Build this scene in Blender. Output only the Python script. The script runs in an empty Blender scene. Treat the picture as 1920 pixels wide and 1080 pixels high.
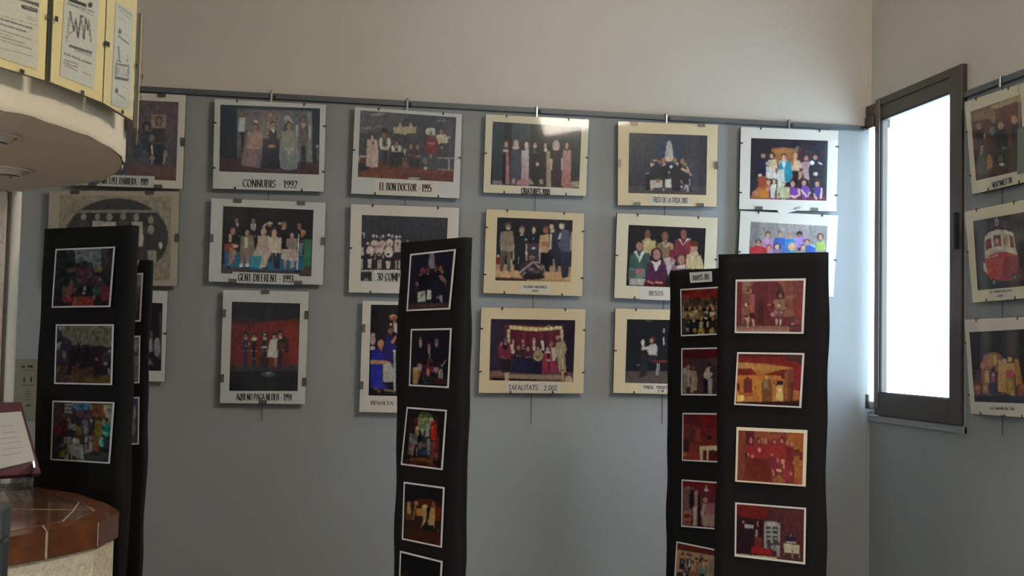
import bpy, bmesh, math, random
import numpy as np
from mathutils import Vector, Matrix
random.seed(7)
sc = bpy.context.scene
col = sc.collection

# ---------------------------------------------------------------- camera
FPX, ROLL = 2230.0, .0205
EYE = Vector((0, 0, 1.55))
_c = (103 + 385*ROLL)/FPX
UPc = Vector((ROLL, -1, _c)).normalized()          # world axes written in the lens frame (right, down, forward)
YAc = Vector((-385, 103, FPX)).normalized()
XAc = YAc.cross(UPc)
cam_right = Vector((XAc.x, YAc.x, UPc.x)); cam_down = Vector((XAc.y, YAc.y, UPc.y)); cam_fwd = Vector((XAc.z, YAc.z, UPc.z))
cd = bpy.data.cameras.new('camera'); cam = bpy.data.objects.new('camera', cd); col.objects.link(cam)
cd.sensor_width = 36; cd.lens = 36*FPX/1920; cd.clip_start = .05
M3 = Matrix((cam_right, -cam_down, -cam_fwd)).transposed()
cam.matrix_world = Matrix.Translation(EYE) @ M3.to_4x4()
sc.camera = cam

def lin(h):
    if isinstance(h, str):
        v = [int(h[i:i+2], 16)/255 for i in (0, 2, 4)]
    else: v = h
    return tuple(x/12.92 if x <= .04045 else ((x+.055)/1.055)**2.4 for x in v)

# ---------------------------------------------------------------- light and exposure
w = bpy.data.worlds.new('sky'); sc.world = w; w.use_nodes = True
nt = w.node_tree; bg = nt.nodes['Background']
bg.inputs[0].default_value = (.62, .83, 1.0, 1); bg.inputs[1].default_value = 6.0
sc.view_settings.view_transform = 'Standard'; sc.view_settings.look = 'None'
sc.view_settings.exposure = 0.24; sc.view_settings.gamma = 1; sc.view_settings.use_curve_mapping = False
def area(name, loc, target, sx, sy, power, color):
    l = bpy.data.lights.new(name, 'AREA'); l.shape = 'RECTANGLE'; l.size = sx; l.size_y = sy; l.energy = power; l.color = color
    o = bpy.data.objects.new(name, l); col.objects.link(o); o.location = loc
    o.rotation_euler = (Vector(target)-Vector(loc)).to_track_quat('-Z', 'Y').to_euler(); return o
for a in (('bounce_fill', (-1.9, -.7, 2.8), (-1.9, -.65, 5), 1.0, .8, 165, (1, .87, .69)),  # added warm fill out of view, bounced off the ceiling behind the camera
            ('ceiling_lamp', (2.0, 1.75, 3.38), (-.3, 3.4, 1.8), 1.0, .4, 40, (1, .89, .74)),
            ('cool_fill', (-2.3, -3.4, 1.5), (-2.0, 5, 1.4), 1.2, 2.0, 55, (.70, .87, 1))): area(*a)  # added cool fill for the left side; no door is built there

# ---------------------------------------------------------------- pixels of the photograph -> points of the room
def ray(px, py):
    return cam_right*((px-960)/FPX) + cam_down*((py-540)/FPX) + cam_fwd
def on_plane(px, py, p0, n):
    d = ray(px, py); t = (p0-EYE).dot(n)/d.dot(n); return EYE + d*t
def on_back(px, py, y): return on_plane(px, py, Vector((0, y, 0)), Vector((0, 1, 0)))
def on_side(px, py, x): return on_plane(px, py, Vector((x, 0, 0)), Vector((1, 0, 0)))
def on_level(px, py, z): return on_plane(px, py, Vector((0, 0, z)), Vector((0, 0, 1)))
YW = 5.2
XW = on_side(1632, 500, 1).x and on_back(1632, 500, YW).x      # right wall, about 2.594
XB = on_back(1628.5, 500, YW).x

# ---------------------------------------------------------------- materials
MATS = {}
def mat(name, color, rough=.6, bump=0, bscale=60, metal=0, coat=0, var=0, vscale=3, spec=.5, sheen=0, detail=4):
    if name in MATS: return MATS[name]
    m = bpy.data.materials.new(name); m.use_nodes = True; t = m.node_tree; b = t.nodes['Principled BSDF']
    c = lin(color) if isinstance(color, str) else color
    b.inputs['Base Color'].default_value = (*c, 1); b.inputs['Roughness'].default_value = rough
    b.inputs['Metallic'].default_value = metal; b.inputs['Coat Weight'].default_value = coat
    b.inputs['Coat Roughness'].default_value = .08; b.inputs['Specular IOR Level'].default_value = spec
    b.inputs['Sheen Weight'].default_value = sheen
    tc = t.nodes.new('ShaderNodeTexCoord')
    if var:
        n = t.nodes.new('ShaderNodeTexNoise'); n.inputs['Scale'].default_value = vscale; n.inputs['Detail'].default_value = detail
        r = t.nodes.new('ShaderNodeMapRange'); r.inputs['From Min'].default_value = .3; r.inputs['From Max'].default_value = .7
        r.inputs['To Min'].default_value = 1-var; r.inputs['To Max'].default_value = 1+var
        mx = t.nodes.new('ShaderNodeVectorMath'); mx.operation = 'SCALE'; mx.inputs[0].default_value = c
        t.links.new(tc.outputs['Object'], n.inputs['Vector']); t.links.new(n.outputs['Fac'], r.inputs['Value'])
        t.links.new(r.outputs['Result'], mx.inputs['Scale']); t.links.new(mx.outputs['Vector'], b.inputs['Base Color'])
    if bump:
        n = t.nodes.new('ShaderNodeTexNoise'); n.inputs['Scale'].default_value = bscale; n.inputs['Detail'].default_value = 5
        bp = t.nodes.new('ShaderNodeBump'); bp.inputs['Strength'].default_value = bump; bp.inputs['Distance'].default_value = .01
        t.links.new(tc.outputs['Object'], n.inputs['Vector']); t.links.new(n.outputs['Fac'], bp.inputs['Height'])
        t.links.new(bp.outputs['Normal'], b.inputs['Normal'])
    MATS[name] = m; return m
def glass_mat(name, tint, gloss=.04, rough=.02):
    m = bpy.data.materials.new(name); m.use_nodes = True; t = m.node_tree; t.nodes.clear()
    o = t.nodes.new('ShaderNodeOutputMaterial'); mx = t.nodes.new('ShaderNodeMixShader')
    tr = t.nodes.new('ShaderNodeBsdfTransparent'); tr.inputs[0].default_value = (*tint, 1)
    g = t.nodes.new('ShaderNodeBsdfGlossy'); g.inputs['Roughness'].default_value = rough
    ge = t.nodes.new('ShaderNodeNewGeometry'); dt = t.nodes.new('ShaderNodeVectorMath'); dt.operation = 'DOT_PRODUCT'
    t.links.new(ge.outputs['Incoming'], dt.inputs[0]); t.links.new(ge.outputs['Normal'], dt.inputs[1])
    def mth(op, a, b):
        x = t.nodes.new('ShaderNodeMath'); x.operation = op
        for i, s in enumerate((a, b)):
            if s is None: continue
            if isinstance(s, float): x.inputs[i].default_value = s
            else: t.links.new(s, x.inputs[i])
        return x.outputs[0]
    c = mth('ABSOLUTE', dt.outputs['Value'], None); p5 = mth('POWER', mth('SUBTRACT', 1.0, c), 5.0)
    t.links.new(mth('ADD', mth('MULTIPLY', p5, .6), gloss/2), mx.inputs[0])
    t.links.new(tr.outputs[0], mx.inputs[1]); t.links.new(g.outputs[0], mx.inputs[2])
    t.links.new(mx.outputs[0], o.inputs[0]); MATS[name] = m; return m
def picture_mat(rough=.28, wave=0):
    k = 'picture%g' % wave
    if k in MATS: return MATS[k]
    m = bpy.data.materials.new(k); m.use_nodes = True; t = m.node_tree; b = t.nodes['Principled BSDF']
    a = t.nodes.new('ShaderNodeVertexColor'); a.layer_name = 'pic'
    t.links.new(a.outputs['Color'], b.inputs['Base Color']); b.inputs['Roughness'].default_value = rough
    b.inputs['Specular IOR Level'].default_value = .2
    if wave:
        tc = t.nodes.new('ShaderNodeTexCoord'); n = t.nodes.new('ShaderNodeTexNoise'); n.inputs['Scale'].default_value = 7
        n.inputs['Detail'].default_value = 1; bp = t.nodes.new('ShaderNodeBump'); bp.inputs['Strength'].default_value = wave; bp.inputs['Distance'].default_value = .05
        t.links.new(tc.outputs['Object'], n.inputs['Vector']); t.links.new(n.outputs['Fac'], bp.inputs['Height']); t.links.new(bp.outputs['Normal'], b.inputs['Normal'])
    MATS[k] = m; return m

# ---------------------------------------------------------------- objects
def link(name, me, m, parent=None, loc=None):
    o = bpy.data.objects.new(name, me); col.objects.link(o)
    if m:
        for x in (m if isinstance(m, (list, tuple)) else [m]): me.materials.append(x)
    if parent is not None:
        o.parent = parent; loc = Vector((0, 0, 0))
        me.transform(Matrix.Translation(-origin_of(parent)))
    elif loc is not None:
        me.transform(Matrix.Translation(-Vector(loc))); o.location = loc
    return o
def origin_of(o):
    v = Vector((0, 0, 0))
    while o is not None: v += o.location; o = o.parent
    return v
def thing(name, label, cat, loc, group=None):
    o = bpy.data.objects.new(name, None); col.objects.link(o); o.location = loc; o.empty_display_size = .05
    o['label'] = label; o['category'] = cat
    if group: o['group'] = group
    return o
def tag(o, label, cat, group=None):
    o['label'] = label; o['category'] = cat
    if group: o['group'] = group
    return o
def struct(name, me, m): 
    o = link(name, me, m, None, (0, 0, 0)); o['kind'] = 'structure'; return o
def pydata(name, v, f, smooth=False):
    me = bpy.data.meshes.new(name); me.from_pydata([tuple(x) for x in v], [], f); me.update()
    if smooth:
        for p in me.polygons: p.use_smooth = True
    return me
def fix(me):
    bm = bmesh.new(); bm.from_mesh(me); bmesh.ops.recalc_face_normals(bm, faces=bm.faces); bm.to_mesh(me); bm.free(); return me
def boxes(name, bl, bevel=0):
    bm = bmesh.new()
    for x0, x1, y0, y1, z0, z1 in bl:
        r = bmesh.ops.create_cube(bm, size=1)
        for v in r['verts']: v.co = Vector(((x0+x1)/2+v.co.x*(x1-x0), (y0+y1)/2+v.co.y*(y1-y0), (z0+z1)/2+v.co.z*(z1-z0)))
    if bevel: bmesh.ops.bevel(bm, geom=bm.edges[:], offset=bevel, segments=2, affect='EDGES', profile=.5)
    me = bpy.data.meshes.new(name); bm.to_mesh(me); bm.free(); return me
def slab(name, Q, n, front, back, bevel=0):
    """box on a quad Q (TL,TR,BR,BL); n points to the viewer"""
    v = [q+n*front for q in Q]+[q+n*back for q in Q]
    me = pydata(name, v, [(0, 3, 2, 1), (4, 5, 6, 7), (0, 1, 5, 4), (1, 2, 6, 5), (2, 3, 7, 6), (3, 0, 4, 7)])
    if bevel:
        bm = bmesh.new(); bm.from_mesh(me); bmesh.ops.bevel(bm, geom=bm.edges[:], offset=bevel, segments=1, affect='EDGES'); bm.to_mesh(me); bm.free()
    return fix(me)
def tube(name, pts, r, seg=8, closed=False):
    pts = [Vector(p) for p in pts]; v = []; f = []; n = len(pts); prev = None
    for i, p in enumerate(pts):
        a = pts[max(i-1, 0)]; b = pts[min(i+1, n-1)]
        if closed: a = pts[i-1]; b = pts[(i+1) % n]
        t = (b-a).normalized()
        if prev is None:
            u = t.cross(Vector((0, 0, 1)));  u = u if u.length > .1 else t.cross(Vector((1, 0, 0)))
        else: u = prev - t*prev.dot(t)
        u.normalize(); prev = u; q = t.cross(u); rr = r[i] if isinstance(r, (list, tuple)) else r
        for k in range(seg):
            A = 2*math.pi*k/seg; v.append(p+u*math.cos(A)*rr+q*math.sin(A)*rr)
    for i in range(n if closed else n-1):
        j = (i+1) % n
        for k in range(seg): f.append((i*seg+k, i*seg+(k+1) % seg, j*seg+(k+1) % seg, j*seg+k))
    if not closed: f += [tuple(range(seg))[::-1], tuple((n-1)*seg+k for k in range(seg))]
    return fix(pydata(name, v, f, True))
def prism(name, P2, z0, z1, bevel=0):
    n = len(P2); v = [(x, y, z0) for x, y in P2]+[(x, y, z1) for x, y in P2]
    me = pydata(name, v, [tuple(range(n))[::-1], tuple(range(n, 2*n))]+[(i, (i+1) % n, n+(i+1) % n, n+i) for i in range(n)])
    fix(me)
    if bevel:
        bm = bmesh.new(); bm.from_mesh(me); bmesh.ops.bevel(bm, geom=bm.edges[:], offset=bevel, segments=2, affect='EDGES'); bm.to_mesh(me); bm.free()
    return me
def bil(Q, u, v): return (Q[0]*(1-u)+Q[1]*u)*(1-v)+(Q[3]*(1-u)+Q[2]*u)*v
def V2(q): return [Vector((x, y)) for x, y in q]
def inset(q, a, b, c, d):
    """px quad trimmed by fractions left, top, right, bottom"""
    Q = V2(q); return [tuple(bil(Q, u, v)) for u, v in ((a, b), (1-c, b), (1-c, 1-d), (a, 1-d))]

# ---------------------------------------------------------------- flat print: colours of a picture on a fine sheet
def paint(key, X, Y):
    """X, Y: arrays of photograph coordinates of the sheet's points -> linear colours"""
    x0, y0, s, txt = ART[key]; zx = (X-x0)*s; zy = (Y-y0)*s
    C = np.zeros(X.shape+(3,)); rs = np.random.RandomState(abs(hash(key)) % 1000 if 0 else sum(map(ord, key)))
    # hand-held edges: jitter the lookup a little
    jx = rs.normal(0, .35*s, X.shape); jy = rs.normal(0, .35*s, X.shape); zx = zx+jx; zy = zy+jy
    def poly(pts, c):
        inside = np.zeros(X.shape, bool); n = len(pts); j = n-1
        for i in range(n):
            xi, yi = pts[i]; xj, yj = pts[j]
            if yi != yj:
                cond = ((yi > zy) != (yj > zy)) & (zx < (xj-xi)*(zy-yi)/(yj-yi)+xi); inside ^= cond
            j = i
        C[inside] = c
    def ell(x, y, rx, ry, c): C[((zx-x)/rx)**2+((zy-y)/ry)**2 < 1] = c
    for st in txt.split(';'):
        a = st.split(); k = a[0]
        if k == 'B': C[:] = lin(a[1])
        elif k == 'N':
            g = 1+rs.normal(0, float(a[1]), X.shape); C *= np.clip(g, .3, 2)[..., None]
        elif k == 'G':
            p = [float(q) for q in a[1:5]]; t = np.clip((zy-p[1])/(p[3]-p[1]), 0, 1)[..., None]
            msk = (zx > p[0]) & (zx < p[2]) & (zy > p[1]-3*s) & (zy < p[3]+3*s)
            g = np.array(lin(a[5]))*(1-t)+np.array(lin(a[6]))*t; C[msk] = g[msk]
        elif k == 'R':
            p = [float(q) for q in a[1:5]]; c = a[5] if len(a[5]) == 6 else a[5]*2
            C[(zx > p[0]) & (zx < p[2]) & (zy > p[1]) & (zy < p[3])] = lin(c)
        elif k == 'E': p = [float(q) for q in a[1:5]]; ell(*p, lin(a[5]))
        elif k == 'P':
            p = [float(q) for q in a[1:-1]]; poly(list(zip(p[::2], p[1::2])), lin(a[-1]))
        elif k == 'L':
            x1, y1, x2, y2, wd = [float(q) for q in a[1:6]]; L = math.hypot(x2-x1, y2-y1); nx, ny = -(y2-y1)/L*wd/2, (x2-x1)/L*wd/2
            poly([(x1+nx, y1+ny), (x2+nx, y2+ny), (x2-nx, y2-ny), (x1-nx, y1-ny)], lin(a[6]))
        elif k == 'M':            # a standing figure: centre, top, head height, height, width, hair, skin, top, bottom
            cx, ty, hh, H, W = [float(q) for q in a[1:6]]; ha, sk, to, bo = [lin(q) for q in a[6:10]]; h2 = W/2; sk = tuple(min(.8, q*1.3) for q in sk)
            hh = min(hh, H*.3)
            poly([(cx-h2*.62, ty+H*.5), (cx+h2*.62, ty+H*.5), (cx+h2*.55, ty+H), (cx+h2*.12, ty+H), (cx, ty+H*.65), (cx-h2*.12, ty+H), (cx-h2*.55, ty+H)], bo)
            poly([(cx-h2*.3, ty+hh*.85), (cx+h2*.3, ty+hh*.85), (cx+h2*.9, ty+hh*1.2), (cx+h2, ty+H*.5), (cx+h2*.65, ty+H*.56), (cx-h2*.65, ty+H*.56), (cx-h2, ty+H*.5), (cx-h2*.9, ty+hh*1.2)], to)
            ell(cx, ty+hh*.45, hh*.36, hh*.5, ha); ell(cx, ty+hh*.58, hh*.27, hh*.4, sk)
            ell(cx+hh*.12, ty+hh*.62, hh*.1, hh*.26, tuple(q*.75 for q in sk)); ell(cx, ty+hh*.78, hh*.09, hh*.03, tuple(q*.55 for q in sk))
            poly([(cx-h2*.95, ty+hh*1.3), (cx-h2*.72, ty+hh*1.4), (cx-h2*.7, ty+H*.52), (cx-h2*.95, ty+H*.5)], tuple(q*.7 for q in to))
            ell(cx-h2*.8, ty+H*.52, hh*.12, hh*.12, sk); ell(cx+h2*.8, ty+H*.52, hh*.12, hh*.12, sk)
            ell(cx-hh*.1, ty+hh*.52, hh*.05, hh*.04, ha); ell(cx+hh*.1, ty+hh*.52, hh*.05, hh*.04, ha)
    return C
def print_sheet(name, key, pq, wq, n, off, parent, gain, wave=0, res=1.0):
    P = V2(pq); W = [q+n*off for q in wq]
    wpx = max((P[1]-P[0]).length, (P[2]-P[3]).length); hpx = max((P[3]-P[0]).length, (P[2]-P[1]).length)
    nu = max(8, int(wpx*res)); nv = max(8, int(hpx*res))
    U, Vv = np.meshgrid(np.linspace(0, 1, nu+1), np.linspace(0, 1, nv+1))
    def bl(Q, k): return (Q[0][k]*(1-U)+Q[1][k]*U)*(1-Vv)+(Q[3][k]*(1-U)+Q[2][k]*U)*Vv
    C = paint(key, bl(P, 0), bl(P, 1))*gain
    for ax in (0, 1):                                   # the softness and uneven grain of an enlarged snapshot
        D = np.concatenate([C.take([0], ax), C, C.take([-1], ax)], ax); m_ = C.shape[ax]
        C = .16*D.take(range(m_), ax)+.68*C+.16*D.take(range(2, m_+2), ax)
    rg = np.random.RandomState(len(key)*7+nu)
    lo = rg.normal(1, 0.02 if key[:1] == 'p' and key[1:].isdigit() else .38 if key in ('street', 'march', 'fest', 'crowd', 'glow') else .09, (nv//5+2, nu//5+2)); lo = np.kron(lo, np.ones((5, 5)))[:nv+1, :nu+1]
    for ax in (0, 1): lo = (np.roll(lo, 1, ax)+lo+np.roll(lo, -1, ax)+np.roll(lo, 2, ax)+np.roll(lo, -2, ax))/5
    st = np.kron(rg.normal(1, .10, (nv//9+2, nu//2+2)), np.ones((9, 2)))[:nv+1, :nu+1]; st = (np.roll(st, 1, 1)+2*st+np.roll(st, -1, 1))/4
    if key[:1] == 'p' and key[1:].isdigit(): st[:] = 1
    C = C*np.clip(lo*st*rg.normal(1, .03, lo.shape), .2, 2.2)[..., None]
    org = origin_of(parent)
    co = np.stack([bl(W, 0)-org.x, bl(W, 1)-org.y, bl(W, 2)-org.z], -1).reshape(-1, 3)
    idx = np.arange((nu+1)*(nv+1)).reshape(nv+1, nu+1)
    q = np.stack([idx[:-1, :-1], idx[1:, :-1], idx[1:, 1:], idx[:-1, 1:]], -1).reshape(-1, 4)
    me = bpy.data.meshes.new(name); me.vertices.add(len(co)); me.vertices.foreach_set('co', co.astype(np.float32).ravel())
    me.loops.add(len(q)*4); me.loops.foreach_set('vertex_index', q.astype(np.int32).ravel())
    me.polygons.add(len(q)); me.polygons.foreach_set('loop_start', np.arange(0, len(q)*4, 4, dtype=np.int32))
    me.update(calc_edges=True)
    at = me.color_attributes.new('pic', 'FLOAT_COLOR', 'POINT')
    rgba = np.ones((len(co), 4), np.float32); rgba[:, :3] = np.clip(C.reshape(-1, 3), .001, .9)
    at.data.foreach_set('color', rgba.ravel())
    me.materials.append(picture_mat(wave=wave))
    o = bpy.data.objects.new(name, me); col.objects.link(o); o.parent = parent
    return o

# ---------------------------------------------------------------- lettering: pen strokes with thick stems and thin bars
GL = {
 'A': (.7, '0 0 .35 1 .7 0|.13 .34 .57 .34'), 'B': (.58, '.08 0 .08 1 .4 1 .5 .9 .5 .64 .4 .53 .08 .53|.4 .53 .56 .42 .56 .12 .42 0 .08 0'),
 'C': (.62, '.6 .82 .48 .97 .3 1 .12 .85 .04 .5 .12 .15 .3 0 .48 .03 .6 .18'), 'D': (.64, '.08 0 .08 1 .36 1 .54 .85 .62 .5 .54 .15 .36 0 .08 0'),
 'E': (.54, '.52 1 .08 1 .08 0 .52 0|.08 .53 .42 .53'), 'F': (.5, '.5 1 .08 1 .08 0|.08 .53 .4 .53'),
 'G': (.66, '.6 .82 .48 .97 .3 1 .12 .85 .04 .5 .12 .15 .3 0 .5 .04 .6 .15 .6 .45 .38 .45'), 'H': (.66, '.08 0 .08 1|.58 0 .58 1|.08 .52 .58 .52'),
 'I': (.26, '.13 0 .13 1'), 'J': (.4, '.3 1 .3 .15 .2 0 .05 .08'), 'L': (.5, '.08 1 .08 0 .5 0'), 'M': (.8, '.08 0 .08 1 .4 .2 .72 1 .72 0'),
 'N': (.68, '.08 0 .08 1 .6 0 .6 1'), 'O': (.68, '.34 0 .14 .12 .04 .5 .14 .88 .34 1 .54 .88 .64 .5 .54 .12 .34 0'),
 'P': (.56, '.08 0 .08 1 .4 1 .52 .9 .52 .6 .4 .48 .08 .48'), 'Q': (.68, '.34 0 .14 .12 .04 .5 .14 .88 .34 1 .54 .88 .64 .5 .54 .12 .34 0|.34 .2 .64 -.12'),
 'R': (.62, '.08 0 .08 1 .4 1 .5 .9 .5 .63 .4 .52 .08 .52|.3 .52 .6 0'), 'S': (.5, '.46 .85 .34 1 .16 1 .05 .85 .06 .65 .22 .54 .4 .44 .48 .28 .44 .1 .32 0 .14 0 .03 .15'),
 'T': (.58, '0 1 .58 1|.29 1 .29 0'), 'U': (.64, '.08 1 .08 .2 .2 .02 .34 0 .48 .04 .56 .2 .56 1'), 'V': (.64, '0 1 .32 0 .64 1'),
 'Y': (.6, '0 1 .3 .5 .6 1|.3 .5 .3 0'), 'X': (.6, '0 0 .6 1|0 1 .6 0'), 'Z': (.56, '.02 1 .54 1 .02 0 .54 0'),
 '0': (.54, '.27 0 .1 .12 .04 .5 .1 .88 .27 1 .44 .88 .5 .5 .44 .12 .27 0'), '1': (.36, '.04 .8 .2 1 .2 0'),
 '2': (.52, '.05 .8 .14 .97 .3 1 .44 .88 .44 .65 .3 .4 .04 0 .5 0'), '3': (.5, '.05 .85 .2 1 .36 .97 .44 .78 .38 .6 .2 .53 .4 .46 .48 .25 .4 .06 .22 0 .04 .12'),
 '4': (.54, '.38 0 .38 1 .03 .3 .52 .3'), '5': (.5, '.44 1 .12 1 .08 .58 .28 .62 .44 .5 .46 .2 .32 0 .14 0 .04 .1'),
 '8': (.52, '.26 .54 .1 .66 .08 .86 .2 1 .34 1 .44 .86 .42 .66 .26 .54 .08 .4 .04 .18 .16 0 .36 0 .48 .18 .44 .4 .26 .54'),
 '9': (.52, '.1 .06 .24 0 .4 .15 .47 .5 .46 .8 .36 .97 .2 1 .07 .85 .07 .6 .2 .48 .36 .5 .46 .62'), '7': (.5, '.02 1 .48 1 .18 0'),
 '-': (.36, '.06 .4 .3 .4'), '.': (.24, '.1 0 .1 .1'), ',': (.24, '.14 .08 .08 -.12'), "'": (.2, '.1 1 .08 .75'), ' ': (.3, ''),
 'a': (.48, '.08 .55 .22 .64 .38 .58 .4 .4 .4 0|.4 .35 .15 .32 .06 .15 .18 0 .4 .12'), 'o': (.5, '.25 0 .08 .12 .08 .5 .25 .64 .42 .5 .42 .12 .25 0'),
 'm': (.74, '.06 0 .06 .64|.06 .5 .22 .64 .36 .5 .36 0|.36 .5 .52 .64 .66 .5 .66 0'), 'e': (.48, '.07 .33 .42 .33 .38 .56 .24 .64 .09 .52 .07 .15 .2 0 .42 .08'),
 'd': (.5, '.42 1 .42 0|.42 .12 .25 0 .08 .12 .08 .5 .25 .64 .42 .5'), 'i': (.2, '.1 0 .1 .64|.1 .85 .1 .95'), 'l': (.2, '.1 0 .1 1'), 'f': (.34, '.3 .98 .17 .95 .15 .8 .15 0|.02 .62 .3 .62'),
}
def lettering(parent, text, pq, to3d, n, off, serif=True, th=None, m=None):
    """text fitted into the px quad pq (TL,TR,BR,BL of cap height)"""
    T = th or (.18 if serif else .13); t0 = .06 if serif else T
    P = V2(pq); adv = .1; segs = []; x = 0
    for ch in text:
        wd, d = GL.get(ch, GL[' '])
        for pl in d.split('|'):
            c = [float(q) for q in pl.split()]; pts = [(x+c[i], c[i+1]) for i in range(0, len(c), 2)]
            if len(pts) > 1:
                segs.append(pts)
        x += wd+adv
    Wt = x-adv; v = []; f = []
    asp = ((P[1]-P[0]).length/Wt)/max((P[3]-P[0]).length, 1e-6)      # how squeezed the letters are
    def quad(a, b, wd, ext=0):
        dx, dy = (b[0]-a[0])*asp, b[1]-a[1]; L = math.hypot(dx, dy)
        if L < 1e-6: return
        nx, ny = -dy/L*wd/2/asp, dx/L*wd/2; ex, ey = dx/L*ext/asp, dy/L*ext; k = len(v)
        for q in ((a[0]-ex+nx, a[1]-ey+ny), (b[0]+ex+nx, b[1]+ey+ny), (b[0]+ex-nx, b[1]+ey-ny), (a[0]-ex-nx, a[1]-ey-ny)): v.append(q)
        f.append((k, k+1, k+2, k+3))
    for pts in segs:
        for a, b in zip(pts, pts[1:]):
            dx, dy = (b[0]-a[0])*asp, b[1]-a[1]; L = math.hypot(dx, dy) or 1; vert = abs(dy)/L
            wd = T*asp**.5 if not serif else t0+(T*asp**.35-t0)*vert*(1 if dx*dy <= 1e-6 else .45)
            quad(a, b, wd, wd*.25)
        if serif and pts[0] != pts[-1]:
            for a, b in ((pts[0], pts[1]), (pts[-1], pts[-2])):
                if abs(b[1]-a[1]) > 1.2*abs(b[0]-a[0]) and (a[1] < .05 or a[1] > .95): quad((a[0]-.085/asp**.5, a[1]), (a[0]+.085/asp**.5, a[1]), t0)
    W3 = []
    for a, b in v:
        p = bil(P, a/Wt, 1-b); W3.append(to3d(p.x, p.y)+n*off)
    o = link('lettering', fix(pydata('lettering', W3, f)), m or mat('ink', '1c1c22', .7), parent)
    return o

# ---------------------------------------------------------------- pictures on the prints
# every picture: list of flat colour shapes, in units of (x0, y0, scale); see paint()
ART = {}
ART['davant'] = (0, 0, 2.7, '''G 400 400 940 930 5b5156 4a4a56;R 640 840 900 930 5c4a48;R 765 580 840 650 7d7470;E 803 612 20 26 4a403f;E 803 612 13 18 7a6258;P 770 650 835 650 845 720 770 720 3c3a40;E 740 640 22 26 3a3436;E 742 648 12 16 75675f;P 715 670 770 665 770 760 710 760 38414c;E 766 700 14 20 7b6a64;P 750 730 830 730 850 800 830 840 760 830 745 760 2f3440;P 762 735 772 735 775 790 768 785 a9a3a4;E 838 780 12 20 7a7276;L 835 780 828 835 10 8d8588;E 690 690 20 24 3d3336;E 690 700 16 26 7a6a6a;P 665 730 720 730 715 800 680 810 3f4656;E 770 800 14 12 85776f;L 770 800 768 830 10 80787c;R 780 895 900 915 5a4038;N .05''')
ART['oval'] = (0, 340, 2.7, '''B 8b8578;G 250 80 860 500 8b8578 827c70;E 590 285 262 198 3f4043;P 380 145 800 145 800 158 380 162 7c7b78;R 400 160 520 230 34363a;R 565 160 660 230 34363a;R 690 160 760 230 393a3d;E 422 180 14 18 87837e;P 395 200 450 200 455 260 390 260 4a4a4c;E 492 180 13 18 87837e;P 465 200 520 200 520 260 465 260 9a9792;E 552 182 15 20 8a8782;P 520 205 585 205 590 260 515 260 a7a49d;E 622 178 14 18 87837e;P 600 200 650 200 650 260 600 260 4b4b4d;E 690 182 14 20 87837e;P 665 205 720 205 722 330 668 330 a09d97;E 763 195 14 20 827e79;E 763 245 16 24 87837e;P 728 270 795 268 805 360 790 350 735 350 3b3c3f;P 745 350 790 350 790 420 750 430 8a8782;E 710 290 16 35 a8a6a2;E 812 325 9 18 aaa8a4;N .05''')
ART['ecclesia'] = (0, 340, 2.7, '''B 2c2a30;R 560 616 740 960 26252b;R 740 616 825 960 2d2a31;R 805 660 820 900 4a4850;E 762 775 11 18 7a5e58;P 750 795 770 795 772 860 755 865 9c9a9e;P 735 800 750 800 750 900 735 900 1c1c22;E 795 840 17 48 8a8b90;P 740 890 760 900 775 925 740 935 77757b;N .05''')
ART['connubis'] = (400, 190, 6, '''G 70 30 1210 840 2b3c4c 262f42;P 60 640 1200 690 1200 840 60 800 4e3a46;P 265 85 1110 110 1115 690 265 640 6a6c76;R 540 100 740 420 7b7276;P 265 640 1000 700 1110 700 265 660 4a3c48;R 1060 120 1105 680 7f858c;M 325 100 70 560 60 5a4a4c 7b625f 2a3648 262c3a;P 290 180 355 180 350 345 275 340 b9bcc2;M 475 130 75 400 75 4c4548 7a6257 6a5252 403a44;P 450 210 500 215 490 250 455 240 c4c2c0;M 640 100 90 500 75 7a3f50 8f6f68 8a6c68 4c3a48;R 625 140 665 165 a8a0a0;P 600 235 640 225 640 300 600 300 a9908c;M 830 165 90 560 85 b5b7ba 7d6c66 3d3642 3a3442;P 800 170 850 165 900 240 870 240 aeb2b8;M 1010 165 85 600 80 4a4146 7b625a 6c6266 26303f;P 925 270 955 260 950 450 925 430 b2b6bc;P 1070 260 1095 280 1100 420 1075 430 b2b6bc;P 955 260 1065 260 1075 440 945 440 69606a;P 985 250 1040 250 1010 310 b9bcc2;R 1150 495 1185 520 a0a4aa;R 1160 520 1185 680 5b6068;R 280 540 315 640 55555f;M 465 250 90 490 85 4b3f42 8d6f66 a08480 87737e;P 380 350 540 350 555 520 370 500 9f8580;P 340 500 550 500 515 750 310 720 8b7680;P 370 490 540 520 540 545 375 530 b09588;P 480 545 545 520 525 700 480 740 75687a;M 665 225 95 520 95 3d3336 9a7d74 22293a 22283c;P 640 315 690 315 675 365 cdccd0;P 555 420 740 420 750 760 535 750 22283b;E 655 505 45 18 a07c74;M 850 230 95 500 90 45393b 977a6e 8e8b88 7e8890;P 770 340 930 340 960 650 940 760 830 780 750 750 735 600 848c90;E 845 400 60 60 969289;P 790 520 900 520 900 600 800 590 b0a79f;P 770 530 830 560 820 770 760 740 75818c;R 870 560 890 770 79848f;N .045''')
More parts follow.
